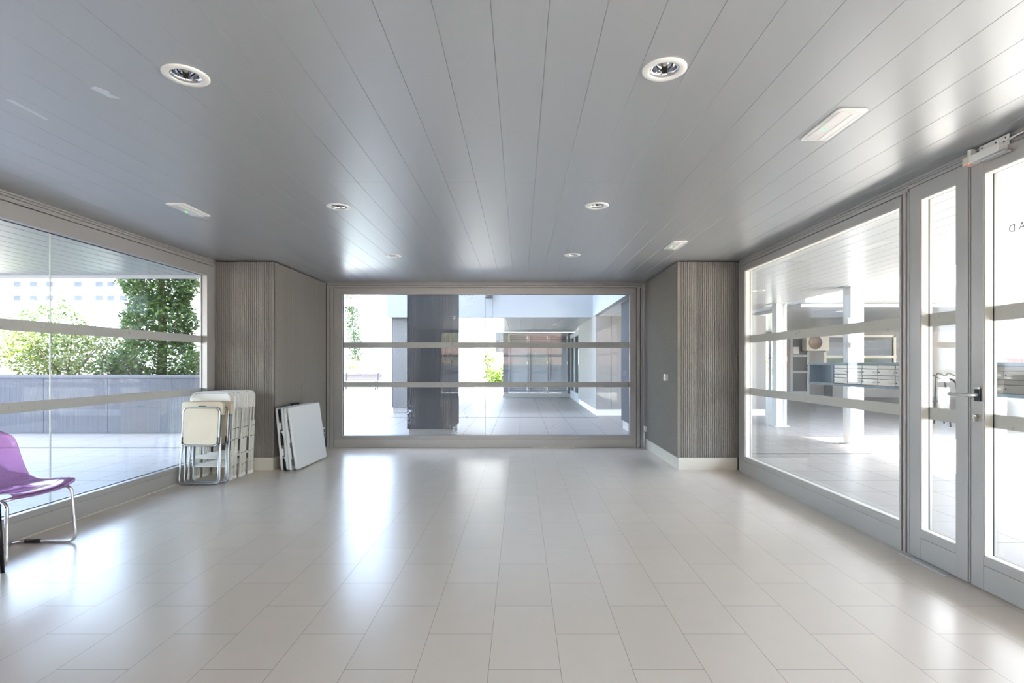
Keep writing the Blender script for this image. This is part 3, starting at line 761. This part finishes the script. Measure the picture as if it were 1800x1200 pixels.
pillar('dark ribbed pillar just outside the end window, nearest of the courtyard pillars', -2.0, -1.2, 9.65, 10.66, 5.0, M['rib_blue'])
pillar('grey pillar under the white fascia, left of the nearest dark pillar', -3.47, -2.6, 14.76, 15.6, 2.515, M['rib_plain'], .10)
pillar('far grey pillar showing right of the dark pillar, beside the bright garden gap', -3.4, -2.36, 27.6, 28.4, 4.0, M['rib_plain'], .05)
# cladding that continues the right wall outdoors
pillar('blue grey ribbed wall end outside the end window at its right edge', 2.08, 2.73, 8.56, 11.3, 2.52, M['rib_blue'], .13, 'wall_end')
# wall at the back of the right walk
t = struct(empty('wall_far', (4.1, 14.1, 0)))
def wbox(nm, m, b, par, bev=0):
    l = par.location
    return MB().box(b[0] - l.x, b[1] - l.x, b[2] - l.y, b[3] - l.y, b[4] - l.z, b[5] - l.z).build(nm, m, par, bev)
wbox('cladding_panel', M['rib_plain'], (1.93, 2.32, 14.05, 14.4, .11, 2.515), t)
wbox('cladding_panel', M['rib_plain'], (2.33, 6.3, 14.05, 14.4, .11, 2.515), t)
wbox('cladding_panel', M['rib_plain'], (1.93, 2.2, 14.4, 18.3, .11, 2.515), t)
wbox('plinth', M['whitepaint'], (1.945, 6.29, 14.065, 14.4, GZ, .11), t)
wbox('plinth', M['whitepaint'], (1.945, 2.2, 14.4, 18.3, GZ, .11), t)
tag(wbox('intercom_panel', M['plastic_white'], (1.90, 1.93, 17.75, 18.05, 1.25, 1.75), t), None)
# glazed entrance beyond
gd = thing('glazed_entrance', 'silver framed glass entrance beside the grey louvred doors, seen through the end window', 'door', (1.96, 19.9, GZ))
for (a, b) in ((18.35, 19.85), (19.9, 21.5)):
    wbox('door_pane', M['glass_dark'], (1.99, 2.02, a + .14, b - .14, .25, 2.25), gd)
    q = MB(); l = gd.location
    for bb in ((1.95, 2.06, a, a + .14, GZ, 2.4), (1.95, 2.06, b - .14, b, GZ, 2.4), (1.95, 2.06, a + .14, b - .14, 2.25, 2.4), (1.95, 2.06, a + .14, b - .14, GZ, .25)):
        q.box(bb[0] - l.x, bb[1] - l.x, bb[2] - l.y, bb[3] - l.y, bb[4] - l.z, bb[5] - l.z)
    q.build('door_frame', M['gate_frame'], gd)
# louvred store doors
lg = struct(empty('wall_store', (.7, 21.7, GZ)))
wbox('surround', M['rib_blue'], (-.70, 2.3, 21.75, 21.95, GZ, 2.515), lg)
wbox('plinth', M['stone'], (-.68, 2.0, 21.58, 21.75, GZ, .08), lg)
xs = [-.48, .31, 1.10, 1.89]
DLAB = ['grey louvred store door, leftmost of the three, across the courtyard', 'grey louvred store door, middle of the three, across the courtyard', 'grey louvred store door, rightmost of the three, beside the glazed entrance']
for i in range(3):
    a, b = xs[i], xs[i + 1] - .015
    d = thing('store_door', DLAB[i], 'door', ((a + b) / 2, 21.7, .08), group='grey store doors'); l = d.location
    q = MB()
    for bb in ((a, a + .06, 21.6, 21.74, .08, 2.47), (b - .06, b, 21.6, 21.74, .08, 2.47), (a + .06, b - .06, 21.6, 21.74, 2.39, 2.47), (a + .06, b - .06, 21.6, 21.74, .08, .16)):
        q.box(bb[0] - l.x, bb[1] - l.x, bb[2] - l.y, bb[3] - l.y, bb[4] - l.z, bb[5] - l.z)
    q.build('door_frame', M['gate_frame'], d)
    wbox('door_panel', M['gate'], (a + .06, b - .06, 21.65, 21.70, .46, 2.08), d)
    for z0, z1 in ((.16, .46), (2.08, 2.39)):
        q = MB(); n = 4
        for k in range(n):
            zc = z0 + (k + .5) * (z1 - z0) / n
            q.add([(a + .06 - l.x, 21.62 - l.y, zc - .03 - l.z), (b - .06 - l.x, 21.62 - l.y, zc - .03 - l.z), (b - .06 - l.x, 21.68 - l.y, zc + .03 - l.z), (a + .06 - l.x, 21.68 - l.y, zc + .03 - l.z),
                   (a + .06 - l.x, 21.63 - l.y, zc - .035 - l.z), (b - .06 - l.x, 21.63 - l.y, zc - .035 - l.z), (b - .06 - l.x, 21.69 - l.y, zc + .025 - l.z), (a + .06 - l.x, 21.69 - l.y, zc + .025 - l.z)],
                  [(0, 1, 2, 3), (4, 7, 6, 5), (0, 4, 5, 1), (2, 6, 7, 3), (0, 3, 7, 4), (1, 5, 6, 2)])
        q.build('louvre', M['gate_frame'], d)
    for zz in (.3, 1.3, 2.3): wbox('hinge', M['plastic_white'], (b - .05, b - .01, 21.585, 21.60, zz - .06, zz + .06), d)
tag(MB().prism(rrect(.12, .3, .02), -.02, 0).build('soffit_light', M['plastic_white'], None, loc=(1.08, 17.0, 2.515)), 'small flat light on the far soffit before the louvred doors', 'soffit light')
# wall spotlight on the white fascia
sp = thing('spotlight', 'small grey cone spotlight fixed to the white fascia outside the end window', 'spotlight', (-.84, 14.6, 3.14))
MB().box(-.05, .05, -.06, 0, -.05, .06).build('bracket', M['dark_grey'], sp, .005)
MB().lathe([(.0, .06), (.05, .06), (.06, .0), (.105, -.13), (.098, -.13), (.0, -.09)], (0, -.16, 0), 24).build('shade', M['dark_grey'], sp)
MB().tube([(0, -.05, .03), (0, -.16, .03)], .018, 10).build('arm', M['dark_grey'], sp)

# drains
tag(MB().box(-9.5, -4.0, 8.62, 8.70, GZ, GZ + .003).build('drain_channel', M['drain']), 'dark slotted drain line across the terrace outside the left window', 'drain')
tag(MB().box(-7.5, 1.92, 13.53, 13.57, GZ, GZ + .003).build('drain_channel', M['drain']), 'thin dark drain line across the courtyard paving beyond the end window', 'drain')
tag(MB().box(2.85, 5.3, 8.06, 8.12, GZ, GZ + .003).build('drain_channel', M['drain']), 'dark rope-like drain line across the covered walk outside the right window', 'drain')
tag(MB().prism([(-17, 26.8), (-6.6, 26.8), (-6.3, 25.2), (-8.6, 18.4), (-17, 17.5)], GZ, GZ + .004).build('play_surface', M['teal_ground']), 'pale turquoise patch of ground in front of the slatted bench', 'play surface')

# bench
bn = thing('park_bench', 'dark purple slatted bench in the sunny courtyard seen at left of the end window', 'bench', (-8.05, 27.6, GZ))
for k in range(5):
    MB().box(-1.0, 1.0, .18 + .02 * k, .21 + .02 * k, .47 + k * .075, .53 + k * .075).build('back_slat', M['bench_wood'], bn, .004)
for k in range(5):
    MB().box(-1.0, 1.0, -.30 + k * .095, -.22 + k * .095, .42, .45).build('seat_slat', M['bench_wood'], bn, .004)
for x in (-.8, .8):
    q = MB(); q.box(x - .03, x + .03, -.30, .18, .385, .42); q.box(x - .03, x + .03, -.28, -.22, 0, .385); q.box(x - .03, x + .03, .12, .18, 0, .385)
    q.add([(x - .03, .16, .40), (x + .03, .16, .40), (x + .03, .22, .40), (x - .03, .22, .40), (x - .03, .26, .84), (x + .03, .26, .84), (x + .03, .31, .84), (x - .03, .31, .84)],
          [(0, 3, 2, 1), (4, 5, 6, 7), (0, 1, 5, 4), (1, 2, 6, 5), (2, 3, 7, 6), (3, 0, 4, 7)])
    q.build('leg', M['blackmetal'], bn, .003)

# ------------------------------------------------------------- planting
def leaves(name, m, parent, n, size, sampler, loc=(0, 0, 0), droop=.3, lw=.42):
    mb = MB(); rnd = random.random
    for _ in range(n):
        p = Vector(sampler()); a = rnd() * 2 * PI; el = (rnd() - .5) * 1.6
        d = Vector((math.cos(a) * math.cos(el), math.sin(a) * math.cos(el), math.sin(el) - droop)).normalized()
        sd = d.cross(Vector((rnd() - .5, rnd() - .5, rnd() + .2))).normalized(); nn = d.cross(sd)
        s = size * (.6 + .8 * rnd()); w = s * lw
        mb.add([p, p + d * s * .45 + sd * w * .5 + nn * s * .06, p + d * s, p + d * s * .45 - sd * w * .5 + nn * s * .06], [(0, 1, 2, 3)])
    return mb.build(name, m, parent, loc=loc, recalc=False)
def ell(cx, cy, cz, rx, ry, rz, fill=.55):
    def f():
        while True:
            v = Vector((random.uniform(-1, 1), random.uniform(-1, 1), random.uniform(-1, 1)))
            l = v.length
            if l <= 1 and (l > fill or random.random() < .25):
                k = 1 + .10 * math.sin(v.x * 9 + v.z * 7) * math.cos(v.y * 8)
                return (cx + v.x * rx * k, cy + v.y * ry * k, cz + v.z * rz * k)
    return f
def cone_s(r0, r1, z0, z1):
    def f():
        z = random.uniform(z0, z1); t = (z - z0) / (z1 - z0)
        r = (r0 + (r1 - r0) * t) * (.82 + .24 * math.sin(z * 5.0) * math.sin(z * 2.3))
        if t < .12: r *= .75 + 2 * t
        q = math.sqrt(random.uniform(.3, 1)); a = random.random() * 2 * PI
        return (r * q * math.cos(a), r * q * math.sin(a) * .9, z)
    return f
# planter wall behind the left terrace
pw = thing('planter_wall', 'long grey ribbed planter wall across the terrace outside the left window', 'planter', (-9.5, 10.5, GZ))
px_ = -4.2; k = 0
while px_ > -15:
    q = MB(); q.prism(ribs(px_ - 1.218 + 9.5, px_ + 9.5, -.06, .004, .02, .05), .01, 1.06, lambda u, w, c: (u, w, c)); q.build('facing_panel', M['rib_blue'], pw); px_ -= 1.226
MB().box(-5.6, 5.3, -.01, .14, 0, 1.05).build('core', M['rib_plain'], pw)
MB().box(-5.6, 5.3, -.075, .16, 1.061, 1.115).build('coping', M['rib_blue'], pw, .004)
struct(MB().box(-15.1, -5.0, 10.67, 13.2, GZ, .92).build('planting_bed', M['soil']))

tr_ = thing('garden_tree', 'tall dense conical tree rising behind the planter wall outside the left window', 'tree', (-7.72, 11.75, .93))
MB().tube([(0, 0, 0), (.03, .02, .9), (0, 0, 2.2), (.02, 0, 3.9)], [.10, .085, .06, .02], 10).build('trunk', M['trunk'], tr_)
leaves('foliage', M['leaf_tree'], tr_, 21000, .105, cone_s(1.16, .34, .06, 4.3))
def shrub(label, loc, rx, ry, rz, n, size, m, name='garden_shrub', stem=True, lw=.42):
    t = thing(name, label, 'shrub', loc)
    st = MB()
    for k in range(6):
        a = k * 1.05; st.tube([(0.05 * math.cos(a), .05 * math.sin(a), 0), (rx * .35 * math.cos(a), ry * .35 * math.sin(a), rz * .9), (rx * .6 * math.cos(a), ry * .6 * math.sin(a), rz * 1.5)], [.015, .01, .004], 6)
    st.build('stem', M['trunk'], t)
    leaves('foliage', m, t, n, size, ell(0, 0, rz, rx, ry, rz, .5), lw=lw); return t
shrub('broad yellow green bush behind the planter wall at the left edge', (-9.85, 11.9, .93), 1.55, .9, .62, 5200, .085, M['leaf_bush'])
shrub('taller leafy bush at the far left behind the yellow green bush', (-10.85, 12.7, .93), 1.0, .8, .92, 3000, .10, M['leaf_dark'])
shrub('low dark bush at the foot of the conical tree, right side', (-6.45, 11.35, .93), .55, .5, .33, 1300, .085, M['leaf_dark'])
shrub('small loose bush between the yellow bush and the conical tree', (-8.35, 11.35, .93), .45, .45, .30, 900, .085, M['leaf_dark'])
# distant pale flats
ab = thing('apartment_block', 'bright white apartment block with small windows far beyond the left garden', 'building', (-92, 112, GZ))
MB().box(-26, 24, 0, 14, 0, 27).build('wall', M['facade'], ab)
for cx in (-103, -99.6, -96.3, -86.2, -83.8, -81.2, -90.5):
    for z in (14.2, 17.0, 19.8):
        o = MB().box(cx + 92 - .75, cx + 92 + .75, -.06, .02, z, z + 1.0).build('window', M['dark_grey'], ab)
        MB().box(cx + 92 - .85, cx + 92 + .85, -.12, -.05, z - .45, z - .38).build('sill', M['dark_grey'], o)
# courtyard behind the bench
lw_ = thing('low_wall', 'low pale coping wall running behind the slatted bench', 'low wall', (-9, 29, GZ))
MB().box(-7, 5.4, 0, .3, 0, .93).build('wall', M['white'], lw_); MB().box(-7, 5.4, -.04, .34, .93, .99).build('coping', M['stone'], lw_, .004)
tw = thing('courtyard_wall', 'tall sunlit white wall behind the bench and climbing plant', 'wall', (-9.5, 32.2, GZ))
MB().box(-8, 5.4, 0, .3, 0, 5.9).build('wall', M['white'], tw); struct(MB().box(-11.1, -4.1, 31.4, 32.19, 4.6, 4.95).build('canopy_slab', M['gate_frame']))
MB().box(1.75, 1.82, -.03, 0, 2.5, 3.9).build('downpipe', M['gate_frame'], tw)
iv = thing('climbing_plant', 'green climber hanging down the white wall at left of the end window', 'climber', (-9.75, 31.95, .0))
MB().tube([(0, .1, 0), (.1, .1, 1.4), (-.1, .1, 3.9), (-.2, .1, 5.5)], .02, 6).build('stem', M['trunk'], iv)
def ivs():
    z = random.uniform(.6, 4.6); return (random.gauss(-.2 * (z - 2.3) / 2.3, .26), random.uniform(-.2, .1), z + .9)
leaves('foliage', M['leaf_dark'], iv, 1300, .15, ivs)
shrub('small green shrub under the climbing plant behind the bench', (-9.4, 30.4, GZ), .62, .6, .72, 900, .14, M['leaf_bush'])
# garden seen in the bright gap
bf = thing('garden_fence', 'white picket fence in the bright garden gap beyond the far pillar', 'fence', (-1.5, 37, GZ))
q = MB()
for k in range(16): q.box(-1.5 + k * .2, -1.4 + k * .2, 0, .04, 0, 1.6)
q.build('picket', M['whitepaint'], bf)
MB().box(-1.6, 1.7, .04, .09, .3, .42).box(-1.6, 1.7, .04, .09, 1.2, 1.32).build('rail', M['whitepaint'], bf)
shrub('lime broad leaved plant in the bright garden gap, right one', (-1.25, 31.0, GZ), .55, .5, .62, 420, .34, M['leaf_lime'], 'garden_plant', lw=.3)
shrub('slender lime plant in the bright garden gap, left one', (-1.95, 33.5, GZ), .35, .35, 1.15, 260, .36, M['leaf_lime'], 'garden_plant', lw=.3)
wl = thing('garden_wall', 'bright white house wall closing the garden gap', 'wall', (-1, 44, GZ))
MB().box(-4, 4, 0, .3, 0, 7).build('wall', M['white'], wl); MB().box(-1.0, .6, -.04, 0, 2.2, 3.8).build('window', M['glass_dark'], wl)

# ------------------------------------------------------------- right covered walk
def post(y, label):
    t = thing('steel_post', label, 'post', (5.52, y, GZ), group='white steel posts of the covered walk')
    h = 2.56 - GZ
    MB().box(-.105, -.09, -.11, .11, 0, h).build('flange', M['whitepaint'], t, .002); MB().box(.09, .105, -.11, .11, 0, h).build('flange', M['whitepaint'], t, .002)
    MB().box(-.09, .09, -.006, .006, 0, h).build('web', M['whitepaint'], t)
    MB().box(-.15, .15, -.15, .15, 0, .012).build('base_plate', M['whitepaint'], t, .003)
    MB().box(-.2, .2, -.2, .2, h - .008, h).build('cap_plate', M['gate_frame'], t)
post(11.68, 'white steel post outside, farthest of the three, left of the letterboxes')
post(9.08, 'white steel post standing behind the near end of the letterboxes')
post(6.44, 'white steel post seen through the main glass door beside the handle')
def mailboxes(y1, ncol, label, first_open):
    """bank of letterboxes facing -x, far end at y1 and running towards the viewer"""
    t = thing('letterbox_bank', label, 'letterboxes', (5.25, y1, .92)); X0, X1 = -.05, .155
    op = .74 if first_open else 0; w = .372; Ltot = op + ncol * w + .06; H = .38
    fr = MB()
    fr.box(X0 - .01, X1, -Ltot, 0, H - .04, H); fr.box(X0 - .01, X1, -Ltot, 0, 0, .04)
    fr.box(X0 - .01, X1, -.035, 0, .04, H - .04); fr.box(X0 - .01, X1, -Ltot, -Ltot + .03, .04, H - .04)
    if op: fr.box(X0 - .01, X1, -op - .03, -op + .02, .04, H - .04)
    fr.build('frame', M['mail_frame'], t, .003)
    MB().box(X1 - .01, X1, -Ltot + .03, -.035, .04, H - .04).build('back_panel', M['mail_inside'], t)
    for c in range(ncol):
        ya = -op - .035 - c * w
        for r_ in range(2):
            zb = .045 + r_ * .148
            d = MB().box(X0, X0 + .02, ya - w + .006, ya - .006, zb, zb + .088).build('letterbox_door', M['mail_steel'], t, .002)
            MB().box(X0 - .004, X0, ya - w + .03, ya - w + .12, zb + .03, zb + .058).build('name_plate', M['paper'], d)
            MB().tube([(X0 - .006, ya - .03, zb + .044), (X0, ya - .03, zb + .044)], .009, 10).build('lock', M['black'], d)
            MB().box(X0 + .004, X0 + .02, ya - w + .006, ya - .006, zb + .094, zb + .142).build('letter_flap', M['mail_steel'], t, .002)
mailboxes(9.86, 5, 'long bank of steel letterboxes with an open blue end, outside the right window', True)
mailboxes(6.30, 5, 'nearer bank of steel letterboxes seen through the main glass door', False)
for (x, y, l) in ((4.05, 5.65, 'white ring downlight in the outdoor soffit, nearer one above the right window view'), (4.15, 9.55, 'white ring downlight in the outdoor soffit, farther one by the window corner'), (7.78, 13.3, 'white ring downlight in the opposite soffit across the sunny court')):
    downlight(x, y, l, 2.558 if x < 6 else 2.548, 'downlights of the covered walk', .11)
# opposite building across the sunny court
struct(planks('soffit_opposite', M['soffit'], 6.3, 20, 12.3, 22, 2.55, [], .3, 0, .006, .01, .08))
mass('wall_opposite', (6.3, 20, 12.1, 22.5, 2.64, 9), M['white'])
mass('wall_court', (7.0, 20, 9.6, 12.09, 2.64, 14), M['white'])  # block added to keep the sun off the far part of the court
of = struct(empty('facade_opposite', (12, 22, GZ)))
for b in ((6.3, 9.42, 22, 22.3, GZ, 2.55), (10.55, 10.85, 22, 22.3, GZ, 2.55), (11.62, 12.2, 22, 22.3, GZ, 2.55), (15.1, 20, 22, 22.3, GZ, 2.55), (12.2, 15.1, 22, 22.3, GZ, .35), (12.2, 15.1, 22, 22.3, 2.42, 2.55), (9.42, 12.2, 22, 22.3, 2.47, 2.55)):
    wbox('wall_piece', M['rib_plain'], b, of)
fw = thing('facade_window', 'wide dark window with pale frame in the opposite building, above the letterboxes', 'window', (13.65, 22.05, .35))
wbox('pane', M['glass_dark'], (12.3, 13.6, 22.05, 22.08, .45, 2.35), fw); wbox('pane', M['glass_dark'], (13.7, 15.0, 22.05, 22.08, .45, 2.35), fw)
q = MB(); l = fw.location
for b in ((12.2, 12.3, 22, 22.12, .35, 2.42), (15.0, 15.1, 22, 22.12, .35, 2.42), (13.6, 13.7, 22, 22.12, .35, 2.42), (12.2, 15.1, 22, 22.12, 2.34, 2.42), (12.2, 15.1, 22, 22.12, .35, .46), (12.2, 15.1, 21.98, 22.1, 1.50, 1.60)):
    q.box(b[0] - l.x, b[1] - l.x, b[2] - l.y, b[3] - l.y, b[4] - l.z, b[5] - l.z)
q.build('frame', M['cream'], fw)
pd = thing('grilled_door', 'grey framed door with glass and a white notice across the court', 'door', (11.23, 22.05, GZ))
q = MB(); l = pd.location
for b in ((10.85, 10.95, 22, 22.1, GZ, 2.47), (11.52, 11.62, 22, 22.1, GZ, 2.47), (10.95, 11.52, 22, 22.1, 2.37, 2.47), (10.95, 11.52, 22, 22.1, 1.55, 1.63), (10.95, 11.52, 22, 22.1, .90, .98), (10.95, 11.52, 22, 22.1, GZ, .15)):
    q.box(b[0] - l.x, b[1] - l.x, b[2] - l.y, b[3] - l.y, b[4] - l.z, b[5] - l.z)
q.build('door_frame', M['gate'], pd); wbox('door_pane', M['dark_grey'], (10.95, 11.52, 22.05, 22.08, .15, 2.37), pd)
wbox('notice', M['paper'], (10.98, 11.22, 22.03, 22.045, 1.66, 1.95), pd)
q = MB().tube([(11.56 - l.x, 21.93 - l.y, 1.12 - l.z), (11.42 - l.x, 21.93 - l.y, 1.12 - l.z)], .02, 8); q.box(11.53 - l.x, 11.59 - l.x, 21.93 - l.y, 22.0 - l.y, 1.0 - l.z, 1.25 - l.z); q.build('door_handle', M['brushed'], pd)
nb = thing('notice_board', 'cork notice board on the opposite wall, between post and grey door', 'notice board', (10.62, 21.97, 1.55))
MB().box(-.28, .13, 0, .03, -.42, .45).build('board', M['cork'], nb, .004)
for (a, c) in ((-.22, .1), (-.1, -.2), (-.2, -.32)): MB().box(a, a + .18, -.006, 0, c, c + .22).build('paper_sheet', M['paper'], nb)
ac = thing('air_conditioner', 'cream air conditioning outdoor unit hung above the letterboxes across the court', 'air conditioner', (11.75, 21.8, 1.78))
MB().box(-.45, .45, -.18, .18, 0, .66).build('casing', M['cream'], ac, .015)
MB().lathe([(.27, 0), (.27, .012), (.24, .012), (.24, .004), (.05, .004), (0, .008)], n=32).build('fan_grille', M['grille'], ac).matrix_local = Matrix.Translation((-.1, -.18, .33)) @ Matrix.Rotation(R(90), 4, 'X')
for x in (-.35, .35): MB().box(x - .02, x + .02, -.18, .2, -.04, 0).build('bracket', M['brushed'], ac)
tag(MB().prism([(-.08, 0), (.08, 0), (.1, .38), (-.1, .38)], -.08, .08, lambda a, b, c: (a, c, b)).build('plastic_tub', M['pink'], None, .02, loc=(12.65, 21.6, .42)), 'pink plastic tub below the letterboxes by the opposite window', 'tub')
tag(MB().box(12.2, 15.1, 21.4, 21.99, GZ, .42).build('window_ledge', M['rib_plain'], None, .01), 'grey ledge below the wide dark window across the court', 'ledge')
# garden beyond the passage
shrub('sunny green shrub seen through the open passage of the opposite building', (11.2, 26.0, GZ), 1.1, .8, .95, 1200, .16, M['leaf_bush'])
pv = thing('passage_door', 'slim grey framed glass screen in the opposite passage, left of the far post', 'door', (9.85, 22.1, GZ)); l = pv.location
q = MB()
for b in ((9.42, 9.52, 22, 22.1, GZ, 2.47), (9.98, 10.08, 22, 22.1, GZ, 2.47), (10.45, 10.55, 22, 22.1, GZ, 2.47), (9.52, 10.45, 22, 22.1, 2.37, 2.47), (9.98, 10.45, 22, 22.1, 1.48, 1.53)):
    q.box(b[0] - l.x, b[1] - l.x, b[2] - l.y, b[3] - l.y, b[4] - l.z, b[5] - l.z)
q.build('frame', M['gate_frame'], pv)
wbox('pane', M['glass'], (9.52, 9.98, 22.04, 22.05, GZ + .02, 2.37), pv); wbox('pane', M['glass'], (10.08, 10.45, 22.04, 22.05, GZ + .02, 2.37), pv)
# sunny side of the court, seen through the doors
cw = thing('court_wall', 'white boundary wall of the sunny court, seen through the glass doors', 'wall', (20, 8, GZ))
MB().box(0, .3, -12, 4.2, 0, 1.15).build('wall', M['white'], cw); MB().box(-.05, .35, -12, 4.2, 1.15, 1.2).build('coping', M['stone'], cw)
hd_ = thing('clipped_hedge', 'clipped green hedge above the white boundary wall of the sunny court', 'hedge', (20.9, 4, GZ))
leaves('foliage', M['leaf_dark'], hd_, 5200, .14, lambda: (random.uniform(-.4, .4), random.uniform(-8, 8), random.uniform(.9, 1.75)))
struct(MB().box(20.36, 21.5, -4, 12, GZ, .8).build('hedge_bed', M['soil']))
fb = thing('house_block', 'bleached white housing block beyond the sunny court', 'building', (36, 10, GZ))
MB().box(0, 10, -30, 24, 0, 14).build('wall', M['facade'], fb)
for k in range(6):
    for z in (1.2, 4.4, 7.6): MB().box(-.05, .02, -18 + k * 6, -16.2 + k * 6, z, z + 1.3).build('window', M['glass_dark'], fb)
rk = thing('bicycle_rack', 'thin dark tube bicycle rack in the sunny court, seen through the narrow leaf', 'bicycle rack', (9.0, 11.7, GZ))
for k in range(3):
    MB().tube(fillet([(k * .22, -.25, 0), (k * .22, -.1, .95), (k * .22, .45, 1.16), (k * .22, .5, 0)], .12), .016, 8).build('hoop', M['blackmetal'], rk)
MB().tube([(0, .45, .5), (.44, .45, .5)], .015, 8).build('rail', M['blackmetal'], rk)
ps = thing('playground_arch', 'orange and teal playground arch behind the nearer letterboxes', 'play equipment', (9.1, 10.1, GZ))  # made-up solid arch in place of a coloured reflection over the letterboxes
arch = [(.62 * math.cos(R(180 - 10 * k)), .95 + .48 * math.sin(R(180 - 10 * k))) for k in range(19)] + [(.40 * math.cos(R(10 * k)), .93 + .27 * math.sin(R(10 * k))) for k in range(19)]
MB().prism(arch, -.05, .05, lambda a, b, c: (a, c, b)).build('arch', M['orange'], ps, .01)
MB().box(-.62, -.40, -.05, .05, 0, .94).box(.40, .62, -.05, .05, 0, .94).build('upright', M['orange'], ps, .01)
MB().prism([(.66, 0), (1.5, 0), (1.5, 1.2), (1.2, 1.42), (.9, 1.25), (.66, 1.3)], -.04, .04, lambda a, b, c: (a, c, b)).build('side_panel', M['teal'], ps, .01)

# ------------------------------------------------------------- behind the viewer (mirrored in the end window)
rw = thing('brick_house', 'pink brick house behind the viewer, mirrored in the end window', 'building', (-.5, -13, GZ))
MB().box(-9, 9, -1, 0, 0, 6).build('wall', M['brick'], rw)
rp = thing('rear_planter', 'grey planter wall behind the viewer below the mirrored trees', 'planter', (-.5, -8.6, GZ))
MB().box(-8, 8, -.2, .2, 0, 1.28).build('wall', M['rib_blue'], rp)
for (x, s, l) in ((-3.4, 1, 'round leafy shrub behind the viewer, left one in the mirror image'), (.8, 1.1, 'round leafy shrub behind the viewer, right one in the mirror image')):
    shrub(l, (x, -9.6, GZ), .9 * s, .7, .95, 1500, .13, M['leaf_dark'])
rt = thing('street_tree', 'slim tree behind the viewer, mirrored on the dark pillar', 'tree', (-2.2, -9.8, GZ))
MB().tube([(0, 0, 0), (.02, 0, 1.5), (-.05, 0, 2.4)], [.07, .06, .03], 8).build('trunk', M['trunk'], rt)
leaves('foliage', M['leaf_dark'], rt, 2200, .13, ell(0, 0, 2.6, 2.6, .8, .55, .3))

# ------------------------------------------------------------------ light, world, camera
w = bpy.data.worlds.new('World'); S.world = w; w.use_nodes = True
nt = w.node_tree; nt.nodes.clear()
sky = nt.nodes.new('ShaderNodeTexSky'); sky.sky_type = 'NISHITA'; sky.sun_disc = False
sky.sun_elevation = R(66); sky.sun_rotation = R(100); sky.air_density = 1.0; sky.dust_density = 2.0; sky.ozone_density = 1.0
bg = nt.nodes.new('ShaderNodeBackground'); bg.inputs['Strength'].default_value = .50
wo = nt.nodes.new('ShaderNodeOutputWorld')
hs = nt.nodes.new('ShaderNodeHueSaturation'); hs.inputs['Saturation'].default_value = .75
nt.links.new(sky.outputs[0], hs.inputs['Color']); nt.links.new(hs.outputs[0], bg.inputs[0]); nt.links.new(bg.outputs[0], wo.inputs[0])
sl = bpy.data.lights.new('sun', 'SUN'); sl.energy = 20.0; sl.angle = R(.6); sl.color = (1, .95, .87)
so = bpy.data.objects.new('sun', sl); COL.objects.link(so)
to_sun = Vector((.17, -.03, .98)).normalized()
so.rotation_euler = to_sun.to_track_quat('Z', 'Y').to_euler()

cd = bpy.data.cameras.new('camera'); co = bpy.data.objects.new('camera', cd); COL.objects.link(co)
co.location = (0, 0, 1.286); co.rotation_euler = (R(90), 0, 0)
cd.sensor_width = 36; cd.sensor_fit = 'HORIZONTAL'; cd.lens = 962 / 1800 * 36
cd.shift_x = -15 / 1800; cd.shift_y = 38.5 / 1800; cd.clip_start = .05; cd.clip_end = 500
S.camera = co

S.view_settings.view_transform = 'Standard'; S.view_settings.look = 'None'
S.view_settings.gamma = 1; S.view_settings.use_curve_mapping = False; S.view_settings.exposure = 2.42
S.cycles.use_denoising = True
S.cycles.max_bounces = 14; S.cycles.diffuse_bounces = 7; S.cycles.glossy_bounces = 6; S.cycles.transparent_max_bounces = 24
S.cycles.caustics_reflective = False; S.cycles.caustics_refractive = False
S.cycles.sample_clamp_indirect = 8
